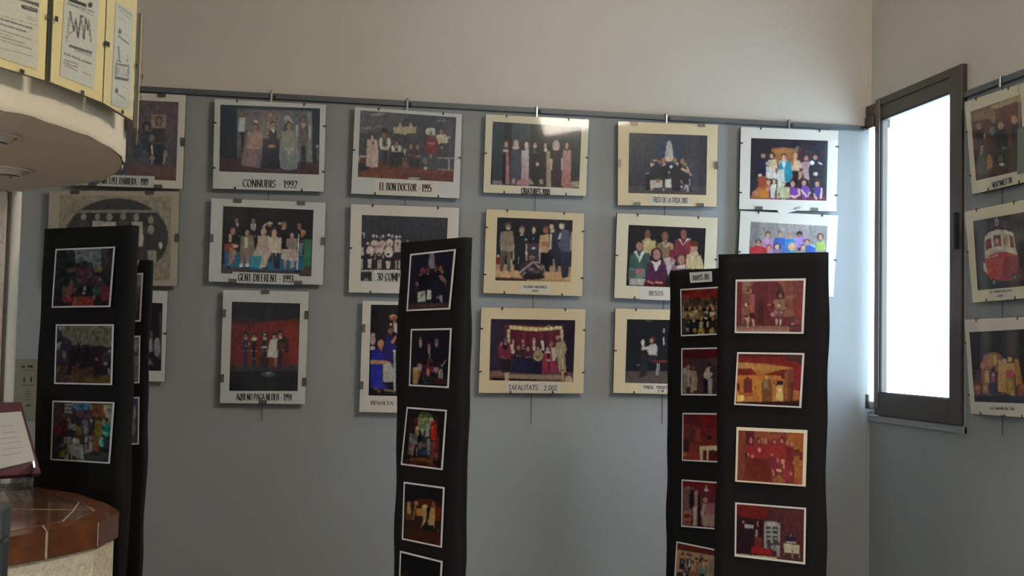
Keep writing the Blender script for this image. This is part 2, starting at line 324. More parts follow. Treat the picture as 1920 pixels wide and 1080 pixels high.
ART['gent'] = (390, 370, 6.352, '''G 150 100 1260 945 1d1f2a 1b1d27;P 150 800 1250 860 1250 950 150 910 4b444a;P 200 645 1140 690 1140 870 700 870 200 830 22688f;P 500 700 640 700 640 840 500 830 3c94ad;P 1140 500 1235 505 1225 830 1135 830 3d6f5b;R 1150 600 1220 820 33795c;P 1140 830 1230 835 1230 900 1130 900 57453f;M 340 240 75 420 70 33292b 8d6a62 22252c 1c1f28;P 330 310 365 315 350 350 c9c6c4;M 535 240 75 420 70 2a2426 92716a 24262e 1c1e27;P 505 315 570 315 560 395 515 390 bcbcc0;R 533 320 541 395 2a2c34;M 735 270 85 500 80 15161c 8f716c 17181e 17181e;R 705 300 765 320 c6c2be;P 645 350 690 305 705 320 665 360 b59f98;M 905 290 90 460 80 66524c 8c6a5e 15161e 15161c;E 855 312 20 14 c0a79c;P 880 370 930 370 880 392 b0a7a6;M 1085 300 85 420 90 4c3a38 8e695c 20222c 2a303c;P 1100 380 1165 400 1160 440 1110 480 b0785c;P 1080 540 1130 540 1115 700 1090 700 6d8298;M 295 360 90 400 75 7a5348 a47e72 1e1c24 943c33;P 250 440 280 440 275 530 250 530 b9aaa8;P 200 560 300 545 320 600 300 650 195 640 93402f;P 260 600 345 640 320 720 270 800 240 820 250 700 a27f7a;P 290 560 360 570 350 600 300 600 c3aca4;E 240 830 22 14 22202a;P 300 700 350 690 330 720 1f1f28;M 465 380 90 420 85 47342f a48074 7e746f 8c7a74;P 385 460 540 460 555 640 500 700 370 680 385 560 857b74;P 430 480 475 480 470 600 435 600 d0ccc6;P 385 600 540 620 540 690 500 700 380 690 8a766c;R 385 680 425 800 9c7d78;R 450 680 490 790 9c7d78;E 395 815 24 28 d8d5d2;E 465 812 24 28 d8d5d2;E 395 840 24 10 22222a;E 465 840 24 10 22222a;M 660 370 90 400 95 c4b2a6 b18e82 a89c92 a89c92;P 590 460 730 460 730 640 640 700 550 670 590 540 aea298;P 545 640 640 600 750 640 740 690 540 700 beb0a6;P 640 690 740 680 680 840 620 830 bbaca0;E 640 830 30 22 d0c8c0;E 670 845 40 12 16161c;M 785 370 95 330 105 5a463c bb998a c4b8ae c9bcb2;P 710 480 870 480 870 640 860 670 740 660 c4b8ac;P 740 640 880 640 860 670 750 670 d5c8bc;P 755 660 800 660 825 850 790 850 2a2630;P 810 660 850 660 850 850 820 850 25222c;M 1000 410 80 420 90 1d1d24 a5877e 8c847e c0b2ac;P 925 490 1060 490 1060 600 930 600 8f8780;P 880 620 1060 620 1050 760 870 740 c2b4ae;P 960 610 1060 620 1040 740 980 720 b89c98;R 900 745 930 850 a98f88;P 985 760 1030 760 1000 850 980 850 a98f88;L 1080 440 1058 870 12 d5d4d6;E 1055 880 40 14 14141a;N .04''')
ART['aqui'] = (420, 550, 5.143, '''G 45 75 740 250 24272f 282a32;G 45 230 740 330 282a32 5a2a2e;P 45 300 400 330 740 280 730 740 45 740 6e2c2e;P 300 290 740 240 740 420 300 360 762b2c;P 560 290 740 330 730 700 640 690 84302d;R 45 300 110 700 6d3038;G 45 705 740 760 453c44 332f38;P 45 755 720 755 720 950 45 950 20222b;E 425 780 65 26 4c5460;E 428 772 32 12 7f8a96;M 207 375 80 350 55 20202a 6a5250 242f55 222c50;E 210 432 14 12 a3938e;E 205 508 12 10 8d7470;M 287 390 70 320 50 1d1a20 8b6a5e 20222a 22232c;E 290 442 28 14 cbbda4;E 240 490 9 10 a38a82;R 255 620 310 640 4a4a52;M 390 378 80 340 52 20212a 6d5654 2c2f38 22242e;E 390 436 15 12 b3a9a6;E 392 395 10 5 c0bfc2;R 360 510 412 530 a8a4a4;P 345 600 430 600 430 710 350 710 3c2630;M 485 390 70 240 50 1d1c22 9a7a70 b9b6b4 b9b6b4;P 445 450 520 440 545 470 520 490 515 620 415 615 435 500 c2bfbc;E 540 470 14 14 c8c2bf;P 465 620 490 620 480 710 460 710 6a3a38;P 485 630 510 630 500 710 480 710 96706a;M 540 365 80 350 65 24222a 8a6a62 332830 23283c;P 560 420 620 440 625 570 590 570 3a2c30;E 545 425 14 10 b5aaa6;P 530 480 590 480 590 520 530 525 5c3a34;N .045''')
ART['bon'] = (655, 195, 6, '''G 90 70 1210 880 555860 4a4b54;P 90 60 700 90 500 300 90 330 60636b;L 240 120 400 110 22 8c9095;L 140 270 280 275 20 8a8d92;L 280 265 370 245 16 7e8288;L 150 160 260 210 16 6c7077;E 1030 190 60 12 74777d;P 90 580 600 700 1210 740 1210 880 90 830 6e4a42;P 90 730 1180 770 1170 880 90 830 7a4d40;P 600 770 1170 780 1170 880 600 850 6a443f;P 90 640 220 690 210 740 90 770 3d3f46;R 105 580 190 600 b0acaa;P 105 600 120 600 115 660 105 660 a9a5a2;E 720 838 70 10 b9bcc0;L 980 608 1180 612 9 a7a6a6;R 1112 612 1126 740 a7a6a6;L 980 735 1170 745 10 9c9a9a;M 570 205 60 150 70 6c625c 9b8978 b3a387 6a5c54;M 690 205 60 150 65 6c625c 9b8978 b8a88b 6a5c54;P 490 260 750 255 745 330 640 330 630 350 560 335 495 330 b2a58c;M 255 340 60 380 65 4a4245 a8978f b8a8a8 b7a8a8;P 200 400 310 400 325 560 320 710 185 700 195 500 bcabac;E 265 435 10 22 3a2f36;P 220 470 300 480 305 520 215 520 b09c98;M 395 285 110 420 75 54403e 7b6058 57595a 3c3f47;E 355 440 24 60 c4c2bd;E 438 440 24 60 c4c2bd;E 395 500 50 18 b9b4ae;P 370 380 420 380 425 480 370 480 5d5f58;E 390 300 35 30 4d3a3c;M 530 415 65 300 60 5d3a3a 8b6b62 40434a 3d414b;E 490 500 20 30 c6c4c0;E 565 500 22 32 c6c4c0;P 510 470 550 470 530 500 c6c4c0;R 470 530 580 545 a8a29d;R 450 540 600 700 3c4049;M 690 440 70 260 45 4d3c3a 8f7069 6b3f48 46444e;M 765 445 70 280 50 4d3f3a 8f7267 4e4a48 44464e;E 770 590 35 12 a08073;M 618 490 60 240 50 6a564e 9b7f74 5b4645 6a5854;P 605 530 630 530 620 575 c9c5c2;P 590 640 650 640 670 720 640 730 620 680 590 725 735e58;M 910 270 90 300 80 3f3436 8c6f66 74434c 79434a;E 880 310 24 40 bdb9b5;E 945 315 20 45 bdb9b5;E 910 285 45 18 c4c0bb;P 860 400 990 400 1000 570 840 550 7c3f48;P 880 430 960 440 950 460 880 450 a07f79;M 1035 275 75 260 75 5c4c48 8f7064 b5a794 46464f;P 970 350 1080 340 1110 400 1100 440 1000 450 bfb19c;L 1070 400 1130 372 16 b3aea6;R 1010 440 1110 580 4a4952;E 1038 492 14 10 8f8f96;M 915 550 70 200 90 46393a 967468 5b5c60 4a4b52;E 850 640 28 40 6d6e72;E 855 725 20 18 b5b1ad;P 880 610 980 620 985 750 880 740 505157;N .04''')
ART['comp'] = (655, 385, 6.353, '''G 130 110 1170 780 3a3e48 34323a;G 130 110 1170 600 3b3f4a 38363f;R 130 600 1170 780 2e2a31;P 145 325 185 325 178 400 165 345 145 340 a5a4a6;R 120 500 170 600 b5b0ad;R 130 640 158 755 b3aba8;E 285 365 14 18 b3bcc6;E 325 370 13 18 b6b0ac;E 400 368 14 20 b3b4ba;E 370 385 14 20 7e7b80;E 467 355 16 16 c6c7ca;E 507 368 15 20 b8bcc4;E 556 378 14 16 c2c2c6;E 600 375 12 16 c0c0c4;E 220 455 12 14 c4c2c2;E 285 450 16 20 5b463f;E 365 460 14 16 6a4a42;E 300 455 48 38 bfaea6;E 390 460 42 42 c0b0a8;E 478 450 40 48 c3b2a9;E 575 440 42 34 bcaea8;E 240 480 16 18 6a4c44;E 290 490 16 12 5b4038;E 250 545 46 60 cabdb6;P 300 500 410 500 405 560 350 605 305 560 c2b2ac;E 362 485 28 24 9c8880;E 465 560 52 62 ccc0b8;E 478 470 16 24 95837c;E 470 515 44 22 c5b4aa;P 535 460 605 460 605 555 530 560 c4b7b0;E 570 455 18 18 7c5a52;E 235 588 20 14 2d2226;E 350 575 18 12 2d2226;E 460 582 18 14 2d2226;P 215 610 262 610 262 645 210 645 2a2730;P 215 640 265 640 255 745 222 745 c4bbb6;L 310 590 300 650 12 ada4a2;L 400 590 400 640 12 ada4a2;P 340 600 380 600 385 650 335 650 4c2e34;R 335 650 352 755 b3a3a4;R 358 650 378 755 b3a3a4;P 425 620 495 620 500 665 425 665 26242e;P 430 665 490 665 480 755 440 755 c3b5ac;P 540 560 610 560 605 640 540 630 232430;R 545 640 560 755 bfa9a8;R 582 640 600 755 bfa9a8;R 545 640 600 660 6a3038;R 130 770 1170 790 c2bdb9;R 130 795 265 905 33303a;P 160 900 200 860 235 900 8d8c98;R 130 795 265 810 3a3840;R 265 780 1170 910 c2bebc;E 690 430 10 14 9a9a9c;R 665 450 720 470 a49a96;N .035''')
ART['revolta'] = (665, 560, 4.906, '''B 15131a;R 125 55 900 900 16141b;E 355 170 36 26 b98a52;E 358 190 20 30 7a4a36;R 330 200 380 215 2a1c1c;E 365 215 14 12 a87460;P 355 225 395 225 395 330 360 300 b5b0a8;P 320 230 350 230 330 250 c4bdb4;E 325 290 34 42 33201f;E 328 300 22 28 8a5548;P 290 340 350 335 350 400 390 440 380 470 270 470 271b6a;P 330 400 370 340 385 350 355 420 b07c66;R 145 310 195 400 45383c;E 165 380 24 50 a98c86;E 168 330 16 10 c9b0a8;P 145 440 185 440 180 480 145 470 bfb4b4;E 232 395 38 42 1f1416;E 240 415 28 38 b0805c;P 215 440 260 450 250 480 220 470 8a5a44;P 150 480 220 455 270 500 360 490 365 600 250 600 250 830 200 820 145 810 26238c;P 145 580 250 590 255 780 300 800 280 830 150 820 2a2b9a;P 260 480 360 470 360 590 270 590 221a66;P 145 565 290 572 335 590 330 610 260 602 145 602 b58660;P 262 600 330 595 355 650 355 765 260 768 a9a5a2;P 330 600 355 600 350 640 3a3a44;R 357 475 374 850 b4b6bc;E 365 485 14 14 bfc2c8;E 222 850 14 14 6f4c40;P 260 830 360 840 370 862 280 850 8e6658;E 190 830 20 10 7b503c;R 375 470 900 880 1c1a24;N .03''')
ART['criatures'] = (930, 225, 8.306, '''G -60 20 1340 1050 2c3c47 2f3b46;R 230 50 560 330 394650;R 535 60 1340 1000 24232c;R 130 40 240 1000 1c2430;P -60 940 120 950 120 1010 -60 1000 8a7e86;P 1170 960 1340 950 1340 1050 1170 1050 938974;P 510 920 600 920 600 1000 510 1000 8f8778;R 940 110 1340 900 24232b;E 170 370 50 80 3b2420;E 155 385 28 50 a07c72;P 105 460 200 460 195 500 110 500 c0aaa4;P 105 500 160 500 150 1000 85 1000 161820;P 155 500 195 500 210 1000 145 1000 a06c78;R 190 380 212 560 3f2624;E 310 380 62 84 5d4a44;E 308 370 36 60 c6b2a8;E 300 430 50 30 c8b6b0;P 230 490 395 480 400 920 220 920 444955;P 240 920 300 920 290 1000 240 1000 a8828a;P 330 930 420 920 410 1010 310 1010 a67c84;R 405 380 440 590 262a36;E 478 420 40 78 6a5c5c;E 472 400 26 60 c9b6ae;E 475 470 24 34 c3aaa0;G 395 500 505 1010 b9b2b8 a87880;P 395 600 430 590 420 900 390 920 b29aa8;E 608 410 42 60 1c1a22;E 605 400 28 42 b09890;P 560 450 620 470 640 520 570 530 4c4a58;P 530 530 750 510 770 760 740 900 620 1010 590 1010 520 880 1f1c28;E 640 690 26 30 b8a8a4;P 600 900 660 900 650 1010 600 1010 1f1f26;P 670 930 720 920 730 1000 680 1000 8f8880;E 775 400 42 66 2c2022;E 765 400 24 40 b59c90;E 768 470 26 30 c9b2a0;G 780 500 850 1020 9c8c80 a28878;R 800 430 840 490 251c24;E 932 400 56 80 a09890;E 930 395 30 44 bc9c92;E 930 450 44 26 c4aaa2;P 840 480 1040 470 1045 600 1010 600 1005 1030 865 1030 870 620 835 600 211b2b;P 838 600 875 610 870 770 845 780 b8a098;P 1010 600 1045 600 1040 770 1012 780 b8a4a4;R 880 500 990 1000 24232e;E 1105 420 55 80 40302e;E 1102 405 24 46 a68c80;E 1110 485 50 20 3c2828;P 1040 500 1165 505 1160 1040 1015 1030 1030 700 a67c72;G 1045 500 1160 1040 a8887e a46266;N .035''')
ART['flors'] = (925, 400, 8, '''G 30 60 1190 780 1c1c28 181a24;P 30 760 1190 800 1160 1040 30 1010 a98a6c;P 30 850 400 870 400 960 30 950 c09c78;P 760 890 1170 880 1165 1000 780 990 c09a72;P 30 960 500 980 500 1020 30 1010 4a342c;R 50 640 130 770 7c2c30;E 70 640 22 20 b5b0a8;E 215 175 50 42 50443f;E 222 210 34 36 b99e88;R 170 190 270 205 5a4c44;P 150 270 290 265 310 480 280 570 110 560 90 420 110 300 887a6c;P 110 290 150 270 150 540 110 520 7d7a76;P 115 480 280 500 275 575 110 550 94887c;P 110 550 190 570 140 870 95 870 5e554c;P 195 570 270 570 260 860 205 860 655c52;E 240 860 30 18 6f6558;P 290 470 320 470 315 700 290 710 a69a8c;E 425 240 44 50 7a6255;E 425 262 34 46 b0937a;P 390 320 450 320 435 360 d5d1c8;P 330 330 490 330 505 430 480 620 460 860 340 860 340 640 310 420 1d2431;E 485 395 14 14 b8bcc4;R 310 470 340 860 1b1e28;P 375 650 385 650 375 760 365 760 a08e7c;P 255 680 280 680 290 860 260 860 a69688;E 605 260 44 66 231a1e;E 603 258 26 50 b29c90;P 520 340 690 330 700 460 520 460 171b26;E 600 380 10 24 6b7078;E 785 235 46 50 5a4034;E 780 260 36 42 9a6650;P 700 330 830 310 830 560 800 590 690 580 690 400 b59c72;P 715 420 820 420 820 500 715 500 b0705c;P 700 500 740 500 735 580 700 580 b09c84;P 770 500 810 500 800 590 770 590 b09c84;P 700 590 860 590 840 880 780 880 740 700 700 700 151922;E 875 180 46 46 221e24;E 872 210 32 48 bb9e90;P 850 260 930 240 900 300 860 300 b4ab98;P 835 300 990 260 1000 600 960 870 900 880 880 600 830 560 2a2b40;P 850 310 872 310 865 540 835 540 c4bcb0;P 890 690 910 690 930 870 900 880 9c8c7c;E 1040 175 56 46 37302f;E 1025 195 36 44 c2b0a6;E 1000 190 14 30 c8bcb4;P 1040 240 1130 260 1170 400 1160 580 1020 580 960 460 980 300 53576a;P 1000 300 1020 290 1000 410 965 400 b9c0d0;P 960 400 1000 380 1010 440 960 430 1f2230;P 1000 570 1150 580 1120 960 1020 940 2d2f4c;E 1060 950 40 16 252840;P 1165 280 1190 280 1170 560 1150 560 a89c98;P 490 450 690 450 700 740 490 740 4a3a48;R 484 455 500 740 b9a8a0;R 682 450 702 740 b9a6a0;E 600 530 26 24 cfcbc8;E 500 600 26 18 c8c0bc;E 650 610 28 28 b8b0b0;R 510 540 680 700 3a3540;E 570 850 195 150 3a3038;E 575 665 36 34 8b7a74;E 575 670 18 18 4a3434;L 380 900 580 740 26 9c8c8a;L 560 730 690 740 20 a08f88;L 620 750 720 850 22 a09088;E 560 840 50 30 6f6a6e;L 430 930 480 880 24 8f7f7a;E 720 810 34 40 786560;E 640 880 60 16 57525a;E 600 950 170 44 241e28;N .04''')
ART['tafa'] = (915, 590, 8.309, '''G 30 65 1360 1050 2a2136 241e30;R 40 80 300 820 30253a;P 240 150 1180 160 1170 900 300 900 5c2436;R 350 250 440 900 54202e;R 520 250 580 500 7a2c38;R 640 250 690 450 6c2433;R 800 250 860 450 74283a;R 950 250 1000 600 6c2636;R 1050 250 1120 500 5f2230;P 1180 150 1340 120 1330 900 1200 900 2a1d30;P 20 870 1330 900 1330 1050 20 1030 6a4a48;P 20 900 260 860 260 960 20 960 7a5a50;P 330 930 1140 940 1130 1010 330 1000 8f7d6c;P 60 980 740 1010 740 1035 60 1030 241a1c;P 330 165 640 190 900 205 1150 180 1150 225 900 250 640 255 330 225 c2b280;E 350 200 24 24 e0c8a0;E 420 205 22 22 ddd098;E 500 212 22 22 d5cf90;E 580 222 20 22 dcd39a;E 660 232 20 22 d8cc98;E 740 236 22 24 ddd6a8;E 820 225 22 22 d4c890;E 900 215 24 24 d6ce90;E 980 208 22 22 d8d29c;E 1060 202 22 22 dcd4a4;E 1120 200 24 22 dcd0b0;E 945 175 18 18 b8a070;R 295 225 340 450 a09478;E 318 260 18 24 d0c6a8;E 316 330 18 26 cbbf9c;E 314 400 18 26 cbbf9c;R 1125 230 1170 420 b0a088;E 1148 260 18 26 d8c8b0;E 1148 340 18 26 cfc0a0;P 260 650 330 650 320 1030 260 1030 a59678;E 300 720 22 30 dccfae;E 298 800 20 24 cfc09a;R 262 860 325 1030 b09c80;R 1140 880 1180 1030 b59a80;E 1255 1010 60 54 b59a80;E 275 385 30 40 4a3c44;E 268 400 16 24 7a6660;P 200 420 330 440 370 520 340 700 300 690 210 680 150 680 160 500 74283c;P 230 440 320 440 300 560 230 540 241a24;E 270 455 16 22 a8907c;E 205 455 14 26 9a8078;P 210 620 240 640 240 740 200 720 6c5458;P 180 690 360 690 340 900 200 900 1d1a26;M 390 380 70 320 50 58382c a07c68 5a4038 2e2a3c;P 340 480 400 440 390 600 360 570 c8b4a4;E 385 580 26 32 c4bcc0;M 470 470 80 330 55 6b3038 9a8078 33303c 2b2a3e;E 495 712 20 20 b9b0b8;M 540 370 80 300 50 3a2c30 9e7c70 211f2a 262436;P 525 470 560 470 545 505 c5bfba;M 620 490 80 330 60 44464a a09080 34343e 272838;P 575 740 610 700 630 740 c0b8c0;P 640 740 670 700 690 745 c0b8c0;M 715 345 90 320 60 17141c 9b8070 1c1b24 262434;P 690 410 730 410 735 560 700 560 bcb8b4;M 840 380 85 330 60 17141c b5a096 1f1c26 262434;P 820 400 860 410 880 540 840 560 c4c0b8;P 400 650 840 720 830 930 340 900 22243a;R 380 680 700 900 232540;M 775 490 70 240 65 4a3832 a08870 a3967c 8f8268;E 775 640 72 86 a09478;E 775 630 44 60 6e6454;P 740 560 800 560 790 640 750 640 9c9078;E 920 530 50 54 30242a;E 925 540 26 34 a8948a;E 925 590 46 24 b9b4a8;P 850 600 990 600 1010 730 1070 900 830 920 850 760 8a3848;P 920 600 960 600 950 720 930 720 2a1820;E 935 710 34 16 b59a90;R 930 730 965 920 5c1c30;P 850 740 920 740 900 910 840 910 8c3444;P 975 740 1070 740 1080 900 975 920 8e3450;E 980 460 30 44 8a6a64;P 975 510 1050 520 1060 650 1040 720 1005 720 990 600 c0b4b0;E 1095 360 46 36 b08c84;E 1110 390 30 36 604444;P 1060 430 1200 420 1225 540 1190 650 1060 650 1050 500 a09478;P 1070 640 1200 640 1215 900 1180 900 1150 700 1130 890 1100 890 9c8f72;P 1140 690 1165 690 1170 860 1150 860 c4bcA8;E 1205 920 30 16 1d181e;N .04''')
ART['fristi'] = (1170, 240, 8.306, '''G 60 70 1300 940 353946 30323f;R 500 110 920 700 2c3a4e;R 380 110 500 930 353b45;R 950 110 1160 930 3c3e4a;R 270 120 290 900 3d414e;G 60 930 1290 1050 4a464c 4f484c;P 680 200 725 200 745 290 770 470 740 520 660 520 630 470 655 290 aaa3a8;P 640 450 765 450 745 518 660 520 c9b090;E 480 505 38 42 9d7a66;E 478 475 34 18 4a3730;E 615 510 34 44 9c6f64;E 620 580 26 36 b98f80;E 790 505 32 42 99705f;E 905 520 32 44 95705f;E 945 565 30 26 8f8458;E 545 535 26 34 8c6a6c;P 405 540 520 520 560 600 590 700 560 800 400 800 385 660 262c34;P 405 545 480 560 430 600 405 600 b5a69c;E 360 700 32 34 b39a8c;P 300 680 400 600 400 680 340 720 33405c;P 330 720 400 710 400 960 340 960 22222c;P 580 600 700 560 720 660 640 800 600 960 590 760 24272f;E 730 608 22 26 c6ccd2;E 700 690 12 18 8a9298;P 700 640 880 540 940 680 880 960 760 960 740 760 28282f;E 825 560 18 24 c2b49c;L 890 630 1010 690 34 bb957f;L 1000 680 1045 740 28 a88672;L 970 600 1010 660 24 a8937c;P 900 700 1000 720 1040 960 930 960 900 840 25242e;L 1010 790 1025 900 20 8a8a94;P 405 815 590 815 590 930 405 930 bdb0a4;P 480 800 560 800 560 850 500 860 8a6f60;P 640 800 730 800 735 930 635 930 c4c0b8;P 945 880 1000 890 1005 990 985 990 970 920 950 960 930 960 a9a2b0;E 890 915 16 20 b5b2b8;L 880 810 910 880 14 80808c;E 610 960 16 18 a8907c;E 425 950 20 22 b09c98;E 370 950 40 24 1b1b24;E 810 960 60 26 1f1f28;E 1040 980 30 16 25232b;N .035''')
ART['besos'] = (1170, 415, 8.306, '''G 30 50 1280 1010 1c1c24 1b1922;M 365 130 150 440 125 46332e 8a5c54 b09c70 a08c68;P 280 300 490 300 495 420 420 540 300 480 b5a176;E 365 200 42 66 85574f;P 315 300 345 330 400 300 390 340 330 345 c5bc9c;M 635 165 150 500 125 493a32 86584c 8c7450 6c4c48;E 635 230 50 68 86584c;P 590 310 640 400 700 320 720 370 640 410 580 370 b9b2b4;P 520 340 600 340 620 400 560 520 510 420 7a6a52;P 700 330 760 350 770 520 700 560 a0854f;P 570 400 720 400 720 570 600 580 826a55;P 700 440 800 440 790 600 700 580 6e2a38;P 610 590 700 560 800 600 770 680 680 850 650 700 b5a6a8;E 740 600 40 26 b07c70;M 925 130 140 470 135 49302a 86584a 6e2a38 5c2030;E 925 200 44 60 8a5c4c;P 860 260 920 370 980 260 1050 280 1000 290 920 390 840 310 c4b8b8;P 790 290 850 290 920 380 980 300 1050 290 1060 420 960 540 780 540 722c3c;P 960 320 1040 300 1060 500 980 500 7c3438;M 240 300 160 600 150 2a1a1c 9a6a62 35504c 6c7870;E 240 390 52 66 a0706a;P 150 480 190 450 230 560 290 450 320 480 240 640 180 540 ccc8c8;P 100 520 180 500 240 640 330 490 400 500 400 640 330 760 80 740 3c5854;P 80 740 330 740 330 880 60 900 6c7c78;P 70 750 180 760 180 880 70 880 50645f;E 235 780 54 46 a4686c;P 90 890 330 900 300 1000 80 990 a8a4a0;M 505 420 200 560 170 3a1c1c 9c706c 4a2244 4c2444;E 505 520 90 110 3c1e1e;E 505 520 56 82 a87c78;P 420 440 450 430 430 640 400 640 3a1a1c;P 560 440 620 640 580 640 3a1a1c;P 420 620 500 640 570 600 560 690 490 790 430 680 d0c4c8;P 350 650 440 640 490 790 560 660 650 670 660 880 640 920 350 920 4d2448;P 320 930 640 920 640 1010 310 1000 5c1018;L 360 930 460 970 26 b08080;L 480 950 600 960 30 b08480;E 890 600 80 96 5a3230;E 890 600 54 72 a4756c;P 740 680 830 690 860 760 740 760 8a6468;P 820 690 950 670 950 740 830 740 c0b2b0;M 1090 330 150 400 130 6a3020 a5766a b5a27a b5a27a;E 1090 420 54 66 a87c70;E 1090 350 62 46 6a2c1c;P 970 530 1040 500 1090 580 1190 520 1240 700 1240 740 960 740 b8a680;P 1000 510 1050 500 1080 560 1060 590 c9b8b4;N .035''')
ART['tres'] = (1130, 560, 4.154, '''G 170 155 900 660 15151f 171722;R 185 160 900 500 15161f;G 170 575 900 660 4e4444 5c504c;R 330 162 385 178 4a443c;E 395 310 18 22 4b2c2a;E 378 328 14 20 9a7064;P 365 360 410 350 425 380 420 440 360 440 345 410 b5aaa8;L 310 385 370 385 26 b0a6a6;E 312 345 14 26 c4b4b0;E 308 390 10 14 b39c94;P 345 440 425 445 400 500 340 490 330 600 295 600 290 480 300 440 25252c;L 300 430 355 440 12 2e2227;R 290 500 345 600 28282f;E 300 603 22 7 1c1b22;E 275 517 16 7 6a5a58;P 370 480 500 480 500 496 390 496 6a2028;L 425 505 420 595 8 b0b0b8;L 440 505 432 595 6 9a9aa2;R 470 235 480 265 a0a4b4;R 468 300 478 362 b4b8c8;R 480 400 600 430 1b2230;N .03''')
ART['maria'] = (1400, 255, 8.64, '''G 50 35 1320 1060 29252f 2b2b34;P 400 200 560 185 760 200 800 700 400 700 8a5a3c;E 600 300 190 110 93603c;E 590 240 150 30 a06c44;E 860 330 80 120 6c2a2a;E 960 330 130 120 352a36;P 50 960 1290 990 1290 1060 50 1020 6a3040;E 300 290 40 50 33282c;E 265 320 34 36 a87870;E 270 260 50 34 3a2830;P 180 380 320 370 320 640 260 640 180 620 241f3a;E 405 320 54 60 3a2426;E 400 325 28 40 b08c7c;P 345 390 480 380 490 520 400 530 340 490 b8a686;P 310 500 450 520 490 700 420 700 310 680 c4b8b4;E 325 450 20 26 bcb0b0;M 600 290 120 500 90 5a2e2c b89484 a9b4c0 a4aaa6;P 520 400 690 400 700 560 740 640 680 740 500 780 480 640 520 520 b5c0c4;P 640 400 690 400 740 600 700 740 610 740 600 560 27809a;P 550 400 600 540 500 560 510 520 3f7c9a;P 500 560 600 550 600 800 500 850 b5b8b0;M 785 250 120 400 75 6a4436 a88468 b0947c 3a2c30;P 800 160 850 170 830 220 800 220 6c6a5c;P 760 200 820 210 800 280 770 270 7d7260;P 710 420 860 400 850 560 720 560 c0a488;P 700 420 760 400 760 480 700 500 8c7c54;R 735 570 830 690 2c1e24;P 840 580 900 570 890 660 830 720 b08060;E 875 480 20 50 c0988c;E 965 360 56 56 4a2c30;E 962 360 32 40 a8746c;P 900 420 1020 410 1020 700 1010 750 930 700 900 560 9a7c84;E 1110 335 50 46 2a2024;E 1110 350 34 36 a07068;P 1040 430 1220 430 1200 480 1190 740 1010 740 1000 520 25272c;E 1058 435 34 32 d5d2d4;P 1160 420 1220 450 1210 470 1150 440 c6c2ca;E 1115 615 36 30 c4a8b4;E 215 640 26 30 c8bab0;P 180 660 320 650 330 840 180 830 8c4632;P 170 830 350 830 370 1010 60 1010 a06030;E 270 940 100 60 b5742c;E 150 930 60 50 a06a50;M 350 700 100 330 60 7a4a38 b08a7a a86a5c 9a5a5a;M 440 690 110 330 55 4a3028 b58c78 bcb5ac b0a4a0;P 400 780 480 780 470 850 420 1000 390 1000 380 840 c6beb4;M 590 750 90 280 90 8a6a50 b39c84 aaa68c a4a284;P 485 830 690 830 690 1010 485 1010 a8a488;E 520 950 16 24 5c4c38;P 630 850 690 850 680 970 620 960 b9b47c;M 745 700 130 330 110 33201e a87a6a 6c3c86 7c4470;E 770 760 70 76 2e1c1c;E 742 780 34 48 b08474;P 690 850 840 840 860 960 700 960 6c3c8c;P 820 840 860 860 870 960 780 1010 680 980 690 950 780 970 830 940 c6a0a4;M 935 700 120 320 105 33201e a87a6a 70469a 7c4470;E 940 750 66 60 2e1c1c;E 925 765 34 44 b08474;P 870 850 1020 840 1010 1010 900 1010 6e4290;L 880 870 970 990 30 c4a49c;L 1030 900 980 980 26 b8908c;M 1145 700 110 320 100 3a2428 b5887a 5a3a86 6a3c74;E 1155 740 50 44 402a2c;E 1140 780 32 40 b08878;P 1080 840 1210 840 1180 1010 1090 960 4c3a80;P 1200 840 1225 850 1215 1000 1180 1040 c4a8a8;L 1080 930 1130 1030 30 c09894;N .04''')
ART['colors'] = (1385, 400, 6.749, '''G 130 100 1130 950 8c8686 8c848a;R 130 100 260 900 7c7678;R 500 120 900 400 978f90;E 368 265 38 42 5a3a30;E 370 280 24 34 b08a7c;P 300 340 340 325 400 325 440 380 430 500 290 500 a880aa;E 520 255 28 32 5a4038;E 520 268 24 30 b08a7a;P 430 370 460 310 580 310 610 360 600 500 430 500 3a5ca8;E 633 275 28 30 8c6c58;E 634 285 24 30 b58c78;P 580 330 690 320 720 360 700 500 590 500 3c80b4;E 765 262 40 38 251c22;E 765 278 24 28 8a6054;P 700 340 730 310 830 290 870 340 840 420 800 420 730 460 9a7cb8;E 1030 300 42 50 4a2f2a;E 1034 305 26 38 b08878;P 980 370 1090 355 1100 470 975 470 96ae5c;E 248 360 40 30 2e2424;E 248 385 32 44 b07e6c;R 215 368 280 376 403438;P 130 440 210 405 290 420 350 440 380 560 130 560 a8343c;E 380 430 40 40 8a4440;E 382 440 26 30 b07c70;E 482 420 42 46 3a2a30;E 483 425 28 34 c09c8c;P 430 460 540 450 540 520 430 520 7c6c90;P 540 400 630 400 620 480 540 480 4a6aac;E 668 425 48 50 c49c68;E 670 420 30 34 c49c84;E 690 440 14 10 cc7c30;E 860 355 40 30 3a2a2c;E 862 372 30 36 b0887a;P 840 410 910 400 970 440 970 520 850 520 3460ac;P 900 390 960 400 970 440 910 410 8cbcd8;E 810 425 36 34 3c2c30;E 812 435 28 30 c29c88;P 740 430 790 440 770 480 740 480 4a2c50;N .03''')
